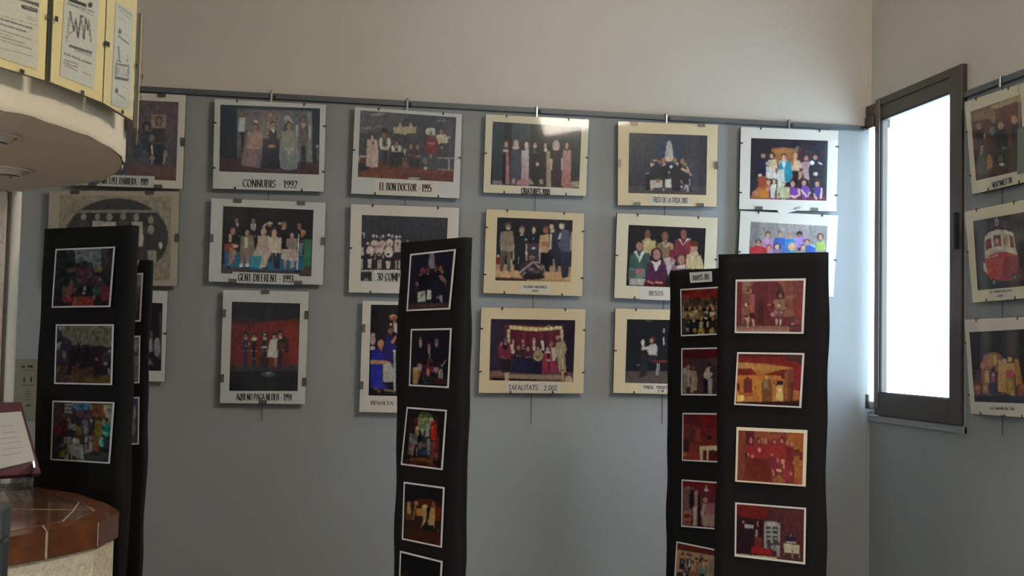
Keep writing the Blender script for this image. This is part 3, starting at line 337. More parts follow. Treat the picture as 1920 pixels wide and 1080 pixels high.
ART['band'] = (1600, 80, 2.84, '''B 5a3c38;P 620 370 900 270 900 420 630 470 7a5c48;P 640 380 760 340 760 400 640 430 8a6c50;P 730 340 900 270 900 310 770 355 a8946c;P 760 355 880 310 880 420 770 400 6c3834;P 630 420 760 400 880 400 890 600 650 660 5c3030;P 640 560 890 540 900 700 650 740 4a342c;E 672 445 14 18 9c7468;E 685 495 24 28 b08c58;L 690 485 760 478 6 6c5440;P 655 470 700 460 700 560 660 570 2a2428;P 665 540 690 540 700 600 680 700 668 690 26262c;E 750 410 13 18 8c6c60;P 735 440 775 430 775 530 740 540 382c30;E 745 470 14 24 6c7078;E 790 440 15 20 a07c6c;P 765 470 820 460 830 560 770 560 24222a;E 860 410 15 24 b08878;P 845 440 885 430 885 560 850 560 2c262c;E 725 635 22 40 a07c50;R 700 600 716 690 24222a;E 790 620 28 36 242428;E 790 620 18 24 4a4444;L 800 560 830 560 6 8c8c90;E 795 648 14 8 b5b4b4;L 690 550 684 600 12 a08478;P 640 680 700 660 720 735 650 750 3a302c;R 820 560 880 700 3a2c28;N .05''')
ART['tram'] = (1800, 360, 4.909, '''G 110 180 700 910 3c3440 3a3840;R 480 190 700 500 443e42;P 150 820 700 800 700 920 160 920 342e3c;E 350 275 16 38 a8a8ac;E 350 280 8 26 50485c;E 300 310 20 30 5a4650;E 425 300 20 30 6c4c48;E 460 300 22 28 4a3c3c;P 240 410 280 370 350 345 440 350 500 380 530 560 540 620 240 640 235 480 c4bcb2;P 245 450 295 418 305 510 245 540 6c2c34;P 318 400 385 392 392 495 325 505 48423f;P 400 385 450 390 460 495 408 490 b5a084;P 466 390 500 410 510 515 475 510 7a2c34;E 352 460 26 40 a85c58;E 350 455 14 22 b89c90;E 272 480 20 30 7c3c3c;E 425 450 18 30 a87468;E 490 460 12 30 6a3a3c;P 236 625 290 580 370 552 450 552 540 580 550 700 540 820 300 810 225 720 a8484a;P 245 650 410 600 400 800 300 800 250 740 b0504c;P 415 600 540 590 540 800 400 810 8a3c4c;L 270 610 360 580 8 c8b8b0;E 322 828 24 34 2c2a34;E 322 828 14 20 7a8084;E 515 785 26 36 2c2a34;E 515 785 14 20 666c74;P 222 650 245 660 260 750 225 720 c0a8a8;P 540 690 580 720 570 800 540 790 6c3440;N .04''')
ART['comedia'] = (1800, 590, 5.4, '''G 95 170 760 900 302c36 2c2c38;R 110 180 190 520 3c3a46;R 440 160 600 420 38343e;P 140 540 250 500 640 460 760 460 760 830 150 830 3c2c34;P 145 820 760 810 760 900 150 890 2a2c3e;L 260 815 500 800 8 6c5c70;R 150 560 220 700 584c58;E 350 480 110 100 8a5c54;E 268 450 24 44 a0586a;E 320 425 26 26 a08c50;E 365 430 22 30 b09058;E 320 490 40 40 a8784c;E 370 470 18 44 c0aa70;E 240 520 24 36 b06c54;P 225 560 310 550 320 700 225 700 8a4c50;P 262 570 300 570 308 690 262 690 b5a05c;E 350 560 22 26 2a2638;P 330 600 370 600 372 690 335 700 8c4c78;E 350 610 10 24 b090b0;P 320 690 390 690 390 800 320 800 2c2850;E 418 490 18 36 c0a080;E 465 475 24 30 c8a088;E 518 455 22 28 c8a084;P 400 500 560 490 570 600 400 610 b59464;P 395 610 480 600 480 790 400 780 b59058;P 480 560 555 560 560 640 480 640 b04c5c;P 475 640 560 640 570 820 480 800 907c40;E 515 700 22 40 b09044;E 500 760 20 30 a07038;P 560 450 600 450 650 740 580 720 a87444;P 150 700 220 700 220 810 150 810 8c4440;E 185 740 24 20 b06c50;P 240 700 300 700 300 800 240 800 9c6048;E 270 750 18 26 c08c64;P 590 700 760 700 760 820 600 820 7c3c38;E 545 800 20 24 a88048;E 640 740 20 30 a86048;N .05''')
ART['street'] = (85, 450, 7.717, '''G 90 90 1015 980 24262a 221d24;P 400 130 840 110 830 350 740 420 690 400 600 300 450 340 440 200 6f787b;R 520 330 700 420 5e5f60;P 150 150 400 140 440 240 430 340 340 340 330 660 140 660 24272a;E 380 220 60 90 30342f;P 820 110 1000 100 980 500 820 480 2c2a2c;P 840 130 930 130 900 420 840 400 4a4444;R 920 150 950 330 4a2a26;E 770 420 70 50 6c6840;P 440 470 460 400 540 340 600 310 680 340 720 460 850 560 860 700 430 720 330 600 3a3036;E 540 330 24 40 4c4640;E 585 350 26 46 20242a;E 660 360 26 40 40464c;E 480 380 16 40 20202a;R 440 400 700 520 4c2c38;E 540 480 30 36 5c4448;E 650 500 40 50 52484e;P 330 540 470 520 470 620 330 620 26282a;E 390 620 30 30 54484a;E 500 580 40 30 50484c;E 620 640 70 60 442430;E 735 600 40 60 50303a;E 795 570 20 24 7c7678;P 320 420 460 380 450 470 330 470 5a5340;E 290 700 40 34 6c6c4c;P 250 700 330 700 340 860 260 860 6c5440;E 360 740 40 90 6c3c40;E 430 700 40 70 5c4a48;P 470 650 700 640 720 800 460 820 1c2026;E 580 700 22 36 8c8884;E 565 770 26 20 9a8c8a;R 400 620 470 700 3a3034;E 745 740 50 50 3a6c58;P 720 680 800 680 800 800 720 800 2f4c48;E 870 700 60 50 6c3c48;E 870 800 60 60 7c2c34;P 810 660 900 650 940 880 820 880 6a2a38;P 270 830 400 830 400 900 280 900 7c2c30;P 410 820 700 820 700 960 400 960 8c3a2c;R 410 820 550 960 90482f;E 715 830 20 30 a06458;N .1''')
ART['march'] = (85, 595, 7.717, '''G 130 100 990 420 64674f 6b6a5c;G 130 420 990 980 2b252a 2a2226;P 560 100 990 100 975 420 600 420 6f6d5e;P 155 110 250 120 250 270 340 310 400 360 360 480 320 640 150 640 2c2a33;P 180 140 240 130 230 210 8c9098;P 160 380 240 350 210 450 160 470 8a8c8c;E 280 540 24 60 7c7a80;P 330 480 950 400 940 840 350 840 1e1a20;P 385 460 410 405 445 460 24202a;P 465 470 485 300 520 460 2a2626;P 500 240 522 240 535 450 515 450 4c4a40;P 530 470 540 410 560 470 20202a;P 575 470 590 400 640 400 680 470 222026;P 680 460 705 390 725 460 221f25;P 760 470 785 400 820 400 800 500 282428;P 800 190 818 190 818 340 806 340 57543f;P 840 400 950 400 950 440 840 430 6a6758;R 820 460 960 700 343036;E 935 490 16 22 8c8882;E 880 670 30 30 7c7a78;P 700 480 830 480 820 700 700 690 321c26;E 750 605 18 24 7a6a70;E 480 690 20 24 4c464c;P 130 720 330 700 320 800 130 820 4c3c28;P 200 700 330 700 310 790 200 780 5c4628;P 390 700 460 700 460 830 390 840 5c3020;P 460 740 700 720 700 840 460 840 4a3228;P 130 830 960 840 955 965 130 950 54432c;P 500 880 940 880 940 960 500 955 5c4c28;P 130 820 330 830 330 940 130 940 4a3236;P 920 730 940 760 935 840 910 830 8c8884;N .12''')
ART['fest'] = (85, 740, 7.717, '''G 90 85 1000 990 34282a 262426;P 120 100 400 110 400 560 120 560 3c2c2c;P 290 130 400 130 395 270 285 260 8c8c88;R 290 160 400 185 3a3436;R 290 210 400 232 3a3436;P 400 110 690 130 690 240 640 210 500 220 400 180 6c7472;P 450 180 520 130 620 140 650 190 640 215 450 230 2f6c88;P 450 230 700 210 700 330 470 330 5c3848;P 700 130 880 135 880 340 700 330 74482a;P 840 150 980 140 970 340 880 330 8c8a6c;P 890 200 980 200 980 340 890 340 94908c;E 300 320 60 50 50302c;P 140 440 330 380 340 580 140 590 5c1c2a;R 240 330 330 580 48181c;R 340 340 560 580 2c242a;E 365 450 30 50 6c6c74;E 430 470 34 50 7a7274;E 350 370 26 40 6c6058;P 450 460 570 460 570 580 450 580 6c6030;R 450 580 580 700 3c3020;P 530 330 700 330 700 600 540 600 40363e;E 580 420 50 60 6c6068;E 600 520 36 50 7c7478;E 680 380 20 30 8a8488;P 590 600 690 610 690 830 580 850 8c8a8c;P 620 610 650 610 640 800 600 800 4c3844;P 730 370 830 370 830 600 720 840 690 700 74602c;P 740 440 830 440 820 580 750 580 7c6c2c;P 710 620 780 620 780 830 710 830 7c4a2c;P 820 350 960 350 960 440 820 430 8c8880;E 895 365 24 30 1f1c1c;P 850 430 950 430 960 590 930 610 870 600 830 540 1f7c74;P 830 540 970 550 960 580 830 570 6cb0a8;E 830 690 46 70 5ca090;P 840 600 900 600 900 760 850 760 22403f;P 900 600 960 620 940 800 890 800 2a2030;P 300 620 380 610 380 720 270 700 9a9894;E 300 650 30 40 8c8c88;E 360 660 28 50 94928c;E 430 670 34 50 aaa8a4;E 480 690 34 50 a49c94;P 330 720 560 720 580 950 280 940 9aa098;P 340 850 380 850 380 940 345 940 26282a;P 400 880 480 920 460 940 390 940 2c2e30;P 480 940 500 900 530 940 2c2e30;P 430 840 520 830 530 900 450 900 7c888a;P 200 830 330 780 320 900 210 900 6c7040;E 250 730 50 30 5a3c5c;P 120 600 270 600 260 700 120 720 242428;P 550 860 940 840 930 970 580 960 3c4244;N .12''')
ART['trio'] = (755, 465, 8.308, '''G 55 15 830 985 1d1d30 17151d;P 440 70 500 66 505 150 510 270 495 320 440 322 412 270 425 150 7e7a84;E 318 350 32 46 74404a;E 350 360 22 34 6a3a44;E 402 345 28 46 6c3540;E 525 320 26 50 6f4448;E 600 320 28 46 74504a;E 290 420 28 26 7c6a68;E 410 425 24 34 94806c;E 470 438 20 26 8f7c68;P 260 430 480 400 640 400 690 560 640 660 260 660 230 540 15131a;P 390 560 600 500 650 600 600 650 400 650 1c1a2e;E 228 568 26 36 80626a;E 210 600 24 50 4a1c2c;P 570 430 620 420 690 500 680 560 600 490 8c6664;L 660 500 680 580 24 744c50;E 620 370 26 26 82664e;P 245 690 350 660 365 720 365 830 240 840 b4bcb8;P 290 730 330 710 310 780 3a3c44;P 395 660 455 655 455 800 385 805 c2c6c2;P 580 740 620 740 630 850 600 850 590 800 575 800 8f90a0;E 550 770 18 18 70727c;P 120 860 740 840 735 950 70 975 3c2c30;P 240 870 640 860 640 920 240 930 4c3634;N .07''')
ART['drums'] = (755, 605, 8.308, '''G 95 85 770 1020 15121b 16131b;E 287 310 22 76 a48a86;E 287 285 30 40 7a5a58;E 287 330 20 60 a88c88;E 535 320 24 66 9c7478;E 536 290 26 40 7a6260;E 422 395 22 66 8c6870;P 405 430 440 430 425 510 a8a8a4;P 190 430 380 420 380 640 190 640 17151c;P 470 420 640 420 640 640 480 640 15141a;L 435 480 425 580 14 7c7878;E 430 590 50 40 4a2a3a;E 270 670 40 40 70424c;P 240 640 310 640 310 690 240 690 9c8084;P 165 700 310 690 300 750 230 960 165 955 a08050;P 190 740 230 740 225 950 180 950 b08860;P 235 740 300 740 240 950 8a6430;P 165 700 310 690 305 745 165 745 a8a088;P 310 660 400 660 400 830 310 830 40243e;E 405 680 30 50 5a2c3c;P 385 690 440 690 435 830 385 830 7a2438;E 405 770 20 60 b08884;E 470 730 20 50 7c3848;E 530 740 40 46 8c5a60;P 500 700 570 700 560 750 500 750 a0808a;P 570 740 625 720 630 880 590 910 565 850 94908c;P 590 750 615 750 610 860 590 860 6a6464;P 600 690 680 570 690 580 630 680 8a8a8c;E 600 650 26 20 3a3a40;P 500 850 700 880 700 960 500 950 40202a;L 400 830 405 960 8 66605f;P 310 830 490 830 480 950 310 950 24232a;E 325 870 14 20 6c4854;E 360 935 14 10 2a5a34;N .08''')
ART['glow'] = (745, 755, 8.308, '''G 50 60 775 1050 100e12 191016;P 200 200 640 220 640 900 160 900 2a1818;E 440 250 110 110 42552e;P 330 240 560 240 540 420 480 420 460 380 400 380 370 450 330 400 848a66;E 445 320 14 40 2a4a1c;P 380 380 520 380 500 530 390 520 8c8e92;P 425 440 445 440 445 520 420 520 202434;P 270 250 330 250 340 400 280 400 501c18;P 540 230 565 230 580 300 560 290 b0a880;P 530 300 620 280 640 560 540 600 8a1c14;P 530 410 590 410 590 590 530 560 a42018;E 560 390 14 22 c07c34;E 320 400 30 30 a08c68;P 285 420 340 420 340 500 290 500 8c7446;P 200 480 320 500 320 640 180 700 6c6c74;P 180 640 280 640 260 820 180 800 6a5458;P 320 520 400 510 390 620 330 620 14161e;P 400 530 480 530 480 620 400 620 26303c;P 330 640 400 600 400 720 330 720 6a5c60;P 400 620 460 620 460 700 400 690 6c4a48;P 340 720 480 720 480 830 350 830 232f50;P 470 560 520 560 520 800 480 800 6c7078;P 530 620 600 620 600 860 530 860 6c343c;P 590 520 660 520 655 860 600 860 602418;P 600 790 625 790 620 900 605 900 74605c;L 240 720 240 830 16 7c6c70;L 310 700 315 830 12 7a7478;L 490 780 495 850 14 7a7c84;P 200 860 580 860 560 960 190 930 5c3a18;P 160 890 560 940 640 1000 100 940 4a1a16;N .1''')
ART['troupe'] = (745, 895, 5.838, '''G 50 48 518 300 0d0c10 1c0e10;G 50 300 518 770 241410 2c160e;R 60 60 510 240 0d0c11;P 200 230 400 240 440 330 200 320 4a1c10;P 90 270 170 260 180 460 90 460 3a1810;E 132 290 24 26 8c7c5c;E 212 280 24 26 9a7450;P 110 310 155 310 155 400 110 400 a08c58;P 95 400 180 400 180 470 95 470 5c3828;P 190 320 210 310 200 470 170 460 8a6440;P 215 340 300 340 320 420 220 430 a87c34;E 310 325 30 28 b09a6c;E 400 300 20 30 7c5438;P 290 350 330 350 320 480 260 560 290 470 a88860;P 325 330 365 330 360 460 330 480 100e16;P 370 330 415 330 420 440 400 570 380 560 395 490 350 480 b08c54;P 340 460 400 460 395 540 345 520 a08e74;P 190 430 260 420 250 560 190 550 30120e;P 430 320 490 320 480 480 430 480 5c1c10;P 430 490 480 490 480 600 440 600 1a1216;P 280 530 400 520 400 600 270 590 14120e;L 445 550 450 610 8 7c5848;P 60 560 240 570 500 620 490 740 60 670 38200f;P 60 610 480 650 485 760 60 680 40180e;P 110 470 240 480 230 550 110 540 2c1a14;N .12''')
ART['dusk'] = (745, 895, 5.838, '''B 0e0c0f;E 90 1055 40 30 40240f;E 80 1120 60 80 2c1a10;R 250 1100 450 1300 141014;N .1''')
ART['castle'] = (1370, 510, 8.307, '''B 6a2c36;P 90 140 180 145 170 850 80 870 6a2c3c;P 180 140 400 145 330 220 300 260 280 860 175 860 7a5448;R 190 150 320 220 8a6a62;R 190 230 280 345 8c6850;R 190 360 290 540 7c4a40;R 180 560 290 740 8a5c4c;L 185 225 330 225 8 4a3430;L 185 350 280 350 8 50332c;E 600 400 260 260 6c2c34;R 380 400 680 820 6a2a34;R 590 150 650 600 74343a;E 790 340 100 150 4c3234;P 700 200 840 260 850 800 680 800 5c3438;P 720 140 980 150 980 700 850 700 850 330 790 200 8a5a50;R 860 160 975 340 7e4c48;R 870 370 975 420 8a5c5c;R 860 430 975 600 7c5040;L 860 350 975 350 8 4c2c30;P 975 140 1130 140 1110 830 980 820 7c4248;R 985 420 1100 720 883c38;R 380 350 520 800 5c2c2c;R 440 440 520 820 4c2424;P 80 830 1110 820 1110 870 80 880 50202c;G 80 865 1110 945 8c6460 b08c7c;R 920 840 1110 940 60343a;P 210 740 290 750 250 850 190 850 5a4038;E 310 290 50 30 3a1c20;E 318 300 28 34 a8786c;E 345 320 16 20 4a2428;P 300 350 380 345 385 540 310 545 a06068;P 320 350 370 350 370 450 330 450 9c5c74;P 290 400 320 380 320 540 280 560 9a5c50;P 300 540 375 545 370 630 310 630 a46048;E 255 508 30 28 e0b8a4;E 280 500 20 30 5c2a2c;P 230 690 310 680 330 640 380 650 380 710 320 720 300 790 260 730 3c1c20;P 220 710 300 690 300 790 260 790 b89484;P 255 740 290 740 280 870 262 870 c09c90;P 330 730 370 735 382 850 360 855 c4a49c;E 245 690 40 14 2c1416;E 775 370 60 50 3a2428;E 785 370 28 36 a07068;E 760 300 40 20 3a2c34;P 680 430 850 420 860 560 830 600 700 590 670 500 8a6c5c;E 762 520 20 26 d0b090;L 580 515 650 500 20 a87a6c;E 670 515 20 24 4c2020;P 690 570 840 590 850 690 680 690 7a4c54;E 665 670 34 40 b08480;P 690 600 740 600 740 650 690 650 a4787c;P 770 610 820 620 810 660 770 650 a4787c;P 640 690 850 690 850 730 640 740 6a3c40;P 700 730 740 740 735 825 715 825 c8a89c;P 770 735 800 735 792 825 772 825 c8a89c;E 870 525 26 20 7c2c28;P 920 690 1010 680 990 800 930 800 54403f;E 968 805 30 20 a07880;N .05''')
ART['house'] = (1370, 650, 8.307, '''G 60 90 1150 350 6a1d20 8a2824;G 60 90 1150 140 3a1c20 5c1c20;P 850 130 1120 140 1110 320 1050 240 860 200 4c2c34;P 60 240 500 260 980 330 980 860 60 860 b07038;P 120 250 380 270 380 360 120 340 b88c58;P 380 280 800 310 960 330 960 400 800 350 720 380 550 370 400 360 b08448;P 110 340 330 340 420 440 110 450 7c2420;P 100 440 500 470 500 860 80 860 c07a3c;P 540 430 720 380 830 350 850 460 700 450 540 445 7c241c;P 800 370 850 360 850 500 780 500 6c2420;P 850 350 980 340 980 860 830 860 7c4830;P 930 550 1080 560 1080 860 930 860 5c2828;P 980 330 1110 330 1080 680 980 700 84262c;P 205 720 210 510 270 470 340 510 345 715 6c2c28;P 235 715 240 530 300 510 335 550 335 715 6c3034;P 120 720 350 715 370 770 200 790 a85a38;E 120 630 26 70 5c3020;P 110 760 210 750 210 850 110 850 e8d078;P 210 790 450 800 450 860 210 850 b07a48;E 390 640 14 20 7c4020;R 440 500 500 800 c08440;P 490 560 540 500 620 500 650 600 650 860 500 860 74502c;P 520 520 590 520 600 660 520 660 86704c;E 568 478 22 30 d09c58;E 610 480 18 30 8a7c44;P 650 530 730 520 720 850 660 850 a06038;P 665 600 700 600 700 850 665 850 b87848;E 770 488 24 34 c08058;P 740 530 820 530 830 600 720 600 2c1c2c;P 725 600 810 600 830 840 705 845 d0b070;P 740 650 800 650 810 840 730 840 dcc084;P 975 680 1080 680 1070 840 970 840 a06038;R 990 695 1070 705 c88858;R 990 730 1070 740 c88858;E 1020 800 40 30 bc7844;R 860 400 880 820 a06848;R 930 400 950 820 6c3c28;P 70 860 1100 850 1090 920 70 890 30161c;N .06''')
ART['redcast'] = (1370, 790, 8.307, '''B 7c2c2c;P 110 130 1140 180 1110 990 100 910 7a3830;P 240 150 380 155 370 380 240 360 5c1c28;P 380 150 640 160 640 300 380 260 905038;P 640 170 860 180 860 260 640 290 8f4a3c;P 870 180 1140 190 1130 480 950 420 a46034;P 1000 540 1120 560 1110 980 1000 960 a86838;P 110 150 240 150 200 480 240 700 210 880 100 900 7c4030;E 320 300 24 50 b07068;E 450 290 30 46 4a2418;E 452 310 20 34 b06c54;E 500 300 20 50 a46850;E 550 310 26 40 b8705c;E 690 310 30 40 6c2c20;E 690 325 20 30 b87860;E 810 280 34 46 4a1c18;E 805 305 22 34 c07c64;E 890 330 26 50 b06c54;E 955 350 20 34 b07860;P 240 380 640 360 1000 400 1000 560 860 600 240 560 8c2c30;P 510 380 860 370 850 540 520 520 922e32;P 860 400 990 400 990 600 870 640 742c2c;P 220 480 260 480 260 700 240 700 4c1818;E 455 445 28 34 d08c78;E 280 520 20 22 c07c70;E 348 540 26 28 c47c70;E 650 525 20 20 c88070;E 565 595 18 20 b87060;P 240 560 620 580 640 930 220 890 6c2c22;P 320 600 520 580 500 700 340 700 642420;P 620 560 760 560 740 800 660 860 7c2c3c;L 570 680 500 780 22 c88878;P 480 640 620 640 640 930 450 920 6a2820;E 740 610 18 44 b06864;P 790 590 850 590 840 680 800 660 d8947c;E 845 710 20 36 dc9484;P 720 740 800 750 800 790 720 780 e0a490;P 650 750 680 750 690 850 670 850 c08074;P 850 620 1000 620 980 900 840 900 842c34;E 945 820 16 36 c07870;E 985 650 14 30 b87868;P 830 760 930 780 920 930 840 930 983444;P 660 900 780 830 860 950 780 970 660 950 a0603c;E 760 880 40 40 a46840;L 1000 480 1080 440 24 642c28;E 1090 580 26 24 542028;P 1000 880 1110 900 1105 980 1000 970 a45034;N .05''')
ART['office'] = (1370, 930, 8, '''B 4a2026;G 60 100 1130 700 5a1c1e 4a2228;P 100 120 560 130 520 340 120 300 6a1818;P 560 160 1120 200 1110 990 750 920 740 400 560 380 4e272c;P 800 200 1110 240 1100 700 860 700 562a30;P 95 300 500 360 500 900 90 860 2c1018;P 120 480 360 500 360 840 110 860 22101a;E 195 390 16 24 a07c7c;P 215 420 350 440 345 490 215 480 9aa0a8;P 180 490 380 500 350 640 180 640 281222;E 425 420 24 46 a8787c;E 445 410 24 50 2c0c14;P 385 510 415 510 410 620 370 610 94807c;P 425 460 480 460 480 620 430 620 2c0c18;P 360 620 480 625 480 770 370 760 6a2c26;P 320 750 520 780 620 800 630 890 310 860 8c1e24;P 515 390 560 380 620 375 690 390 750 420 745 930 700 930 700 830 620 790 505 780 8c8c90;P 560 400 690 400 690 450 560 440 a8a8a4;P 540 460 610 460 605 700 545 700 3c3c44;P 640 460 720 470 715 700 640 700 3c3c44;R 550 500 600 520 aaa;R 655 495 700 520 b0b0b0;P 540 560 720 570 720 600 540 590 909094;R 560 630 610 650 909094;R 650 630 705 650 909094;P 550 700 620 700 615 790 550 780 404048;P 560 720 740 690 740 740 560 740 4a3038;P 640 750 700 750 690 830 640 820 6a6c74;P 700 750 745 750 740 930 700 920 8c8c94;E 900 600 40 60 262034;E 905 590 18 30 6c5c6c;P 830 600 980 620 980 680 830 680 221d34;P 840 680 980 690 990 715 840 700 9c988c;P 805 715 925 725 925 855 810 845 b8b49c;P 935 730 1035 740 1030 870 935 855 b4b098;R 920 860 940 940 8c8870;R 1028 870 1040 940 8c8870;R 808 850 816 900 807c68;P 640 900 1110 960 1110 1010 640 980 4c2c28;P 60 860 700 920 700 950 60 890 c0b490;N .05''')
ART['crowd'] = (1260, 500, 7.714, '''G 120 330 830 480 6c1a1c 7c1c18;P 135 340 830 310 830 440 400 450 150 470 74201e;P 135 470 830 440 830 600 135 600 4c3c30;P 135 460 400 450 420 540 150 520 3c2c24;E 200 500 50 40 5a4c40;E 170 610 14 40 9c7058;E 260 600 20 30 9a6c58;E 330 570 20 34 402c24;E 340 600 16 24 a07058;E 415 600 26 34 a87c60;E 520 600 16 30 b08468;E 500 520 20 26 241c1c;E 575 555 18 20 8c7c5c;E 600 600 20 40 a88470;P 150 650 300 640 300 760 150 750 a08a60;P 300 640 390 620 390 760 310 760 8c8468;P 390 640 470 640 470 740 390 740 64503c;P 475 650 530 640 520 760 480 750 bcb0a0;P 550 660 630 650 625 700 560 730 c4b8a4;E 240 720 20 30 33241c;E 320 760 20 36 a47c5c;E 430 750 22 34 a07454;E 500 700 20 34 6a2418;E 600 740 20 40 a8704c;E 655 600 20 40 8a6c58;E 740 620 20 40 906c58;R 640 650 820 760 8a7a5c;P 160 770 220 770 220 960 160 960 3a342c;P 215 780 280 780 270 940 210 940 1a1c20;P 230 780 250 780 245 830 b8b4a8;P 290 780 390 790 380 880 290 880 16182c;P 305 780 340 780 325 810 c0b4a0;P 400 800 460 800 450 880 400 880 a89c78;P 515 800 540 780 535 870 515 870 b8b4a4;P 550 800 620 790 620 880 550 880 221c1c;E 235 915 20 30 a89c90;E 340 920 26 36 a07454;P 390 900 480 880 470 980 380 980 b09440;P 470 900 540 880 540 960 480 960 3c101c;P 550 900 620 900 610 970 550 960 b8a04c;P 640 780 820 780 820 980 640 980 3a3028;E 590 890 20 16 8c6c54;N .16''')
ART['plaza'] = (1260, 640, 9, '''B 38242a;G 160 130 950 280 3a1820 4a1216;P 400 140 950 130 950 270 400 280 44101a;P 600 140 950 130 950 270 620 270 580c10;P 180 290 330 280 300 440 180 440 5a1c28;P 330 290 950 280 950 640 330 640 3a2c30;P 560 290 950 270 950 400 600 400 4a3a38;E 290 380 30 30 3a141a;E 285 430 26 40 90605c;P 190 450 260 440 330 500 330 560 250 580 250 870 165 870 7a766c;P 190 450 250 450 250 540 185 560 9a9490;P 255 480 330 490 325 570 300 600 320 760 260 780 a0908c;E 370 450 28 34 6a443c;P 320 500 420 500 440 640 430 800 360 870 310 860 330 700 8c7c60;P 350 560 380 560 370 850 330 850 a08c74;E 405 800 26 14 a09488;P 265 790 320 790 310 870 265 870 40242a;P 440 600 540 600 540 870 440 870 46302c;P 460 620 520 620 500 720 460 700 402438;E 640 390 30 40 241618;P 590 450 660 430 690 560 640 630 590 650 540 590 b0a49c;P 540 620 620 640 620 870 545 870 14101a;P 620 630 690 620 680 880 620 880 a09490;R 690 480 950 880 3c2a2e;P 640 450 690 440 690 520 650 530 4a2c20;N .08''')
ART['parlor'] = (1230, 760, 3.375, '''B 641c20;P 165 50 440 50 440 140 300 140 165 100 541a22;P 270 60 440 50 440 120 300 130 6c1418;P 170 110 310 140 310 300 170 300 6c2c2c;R 200 150 250 230 5c2c2c;R 255 150 280 230 8a3c34;R 290 140 440 260 702428;P 170 215 210 215 210 300 175 300 3c2228;P 170 290 290 300 290 350 170 345 84382c;R 215 240 260 300 7c3430;P 280 258 440 255 440 285 300 285 300 350 282 348 c0b088;P 305 285 325 285 322 345 305 345 641818;R 325 285 335 345 c0b890;R 335 285 440 345 4c1418;E 340 205 16 14 1c1014;E 310 190 14 24 5c2428;E 185 310 10 8 b07c60;N .07''')
ART['hats'] = (1230, 760, 3.375, '''B 5c242c;P 163 470 440 480 440 540 163 520 681a20;P 163 520 240 520 230 700 163 700 6c4c4c;P 195 515 215 515 205 535 a08078;E 232 545 14 12 1c1014;P 212 560 245 555 245 660 215 650 201420;E 258 560 14 22 9c7468;P 245 580 275 580 270 640 250 640 947c74;P 240 640 265 640 262 775 238 770 a89890;E 288 600 16 30 5a3a38;P 268 560 282 560 285 770 262 770 1c1018;E 322 535 14 10 b8a8a0;R 318 505 326 530 a89088;E 318 600 14 16 a07c70;P 300 620 440 620 440 690 300 690 8a5c64;P 290 690 440 690 440 780 300 770 9c8078;P 175 670 225 665 220 760 175 755 8c6c54;E 200 700 20 16 6a2020;E 200 740 18 10 7c2c24;P 300 620 320 630 300 700 285 690 a08878;P 225 760 440 770 440 790 225 770 1c1418;N .1''')
ART['chorus'] = (1240, 990, 12, '''B a08468;P 340 320 1500 480 1500 700 1080 640 340 480 5a2018;P 480 360 1080 460 1080 620 480 490 5c2218;P 350 480 1500 680 1500 1400 300 1400 a08468;P 350 640 430 640 400 1000 330 1000 a07860;E 485 590 36 40 2c2018;E 510 630 26 30 9c7858;P 430 680 500 680 500 940 410 920 201c20;P 470 700 500 700 490 800 460 800 8a8c90;E 610 590 40 24 2c2018;E 545 650 30 40 94745c;P 500 700 560 700 550 900 490 900 201c2c;P 530 740 560 740 550 880 530 880 70607c;E 665 640 34 40 8a6c4c;E 670 610 34 16 30241c;P 570 690 690 700 680 880 580 860 26242c;P 630 720 670 720 665 870 620 870 a09c9c;E 720 770 40 50 6a4c40;E 800 690 40 30 3c281c;P 740 750 860 760 860 1080 740 1080 7c6050;P 760 760 790 760 790 1000 750 1000 a08070;E 900 640 26 34 3c4030;E 890 740 34 60 3a2420;E 940 700 26 50 2c2018;E 920 790 30 50 90644c;E 1015 740 34 30 2c2018;E 1000 790 26 40 a07c60;P 870 850 1060 850 1040 1080 870 1080 5c7468;P 950 790 980 790 970 920 950 920 a89c8c;P 880 1030 990 1040 980 1090 880 1090 0f1410;P 370 990 480 990 500 1090 350 1090 2c2824;P 500 900 580 900 570 1090 500 1080 4c3c4c;P 570 980 640 980 630 1090 560 1090 3a2c44;P 640 980 860 990 860 1090 640 1090 7c5438;P 600 880 690 880 660 980 590 980 3c2c20;E 530 1040 24 40 a8a098;P 1080 700 1500 780 1500 1100 1080 1100 7c7060;N .1''')
ART['sliverA'] = (240, 360, 2.7, '''G -150 410 80 660 6c6c74 3c3438;R -150 410 80 480 84868c;R -150 600 80 660 50282e;E 55 560 8 20 6c2c30;E 10 560 20 30 4c3c40;N .12''')
ART['sliverB'] = (240, 360, 2.7, '''B 5c5a5c;R -150 725 80 780 74706c;E 40 780 12 30 9c9a98;E 44 850 12 30 88848a;E 40 920 12 40 7c7a80;R -150 820 80 826 3c3a40;E -20 850 30 60 3c3c44;N .25''')
ART['sliverC'] = (0, 700, 2.842, '''B 40405a;R 500 130 760 190 4c5080;E 715 210 12 40 9a9aa4;E 712 290 12 40 84808c;R 500 330 760 385 6a4450;E 650 250 30 60 30303c;N .15''')

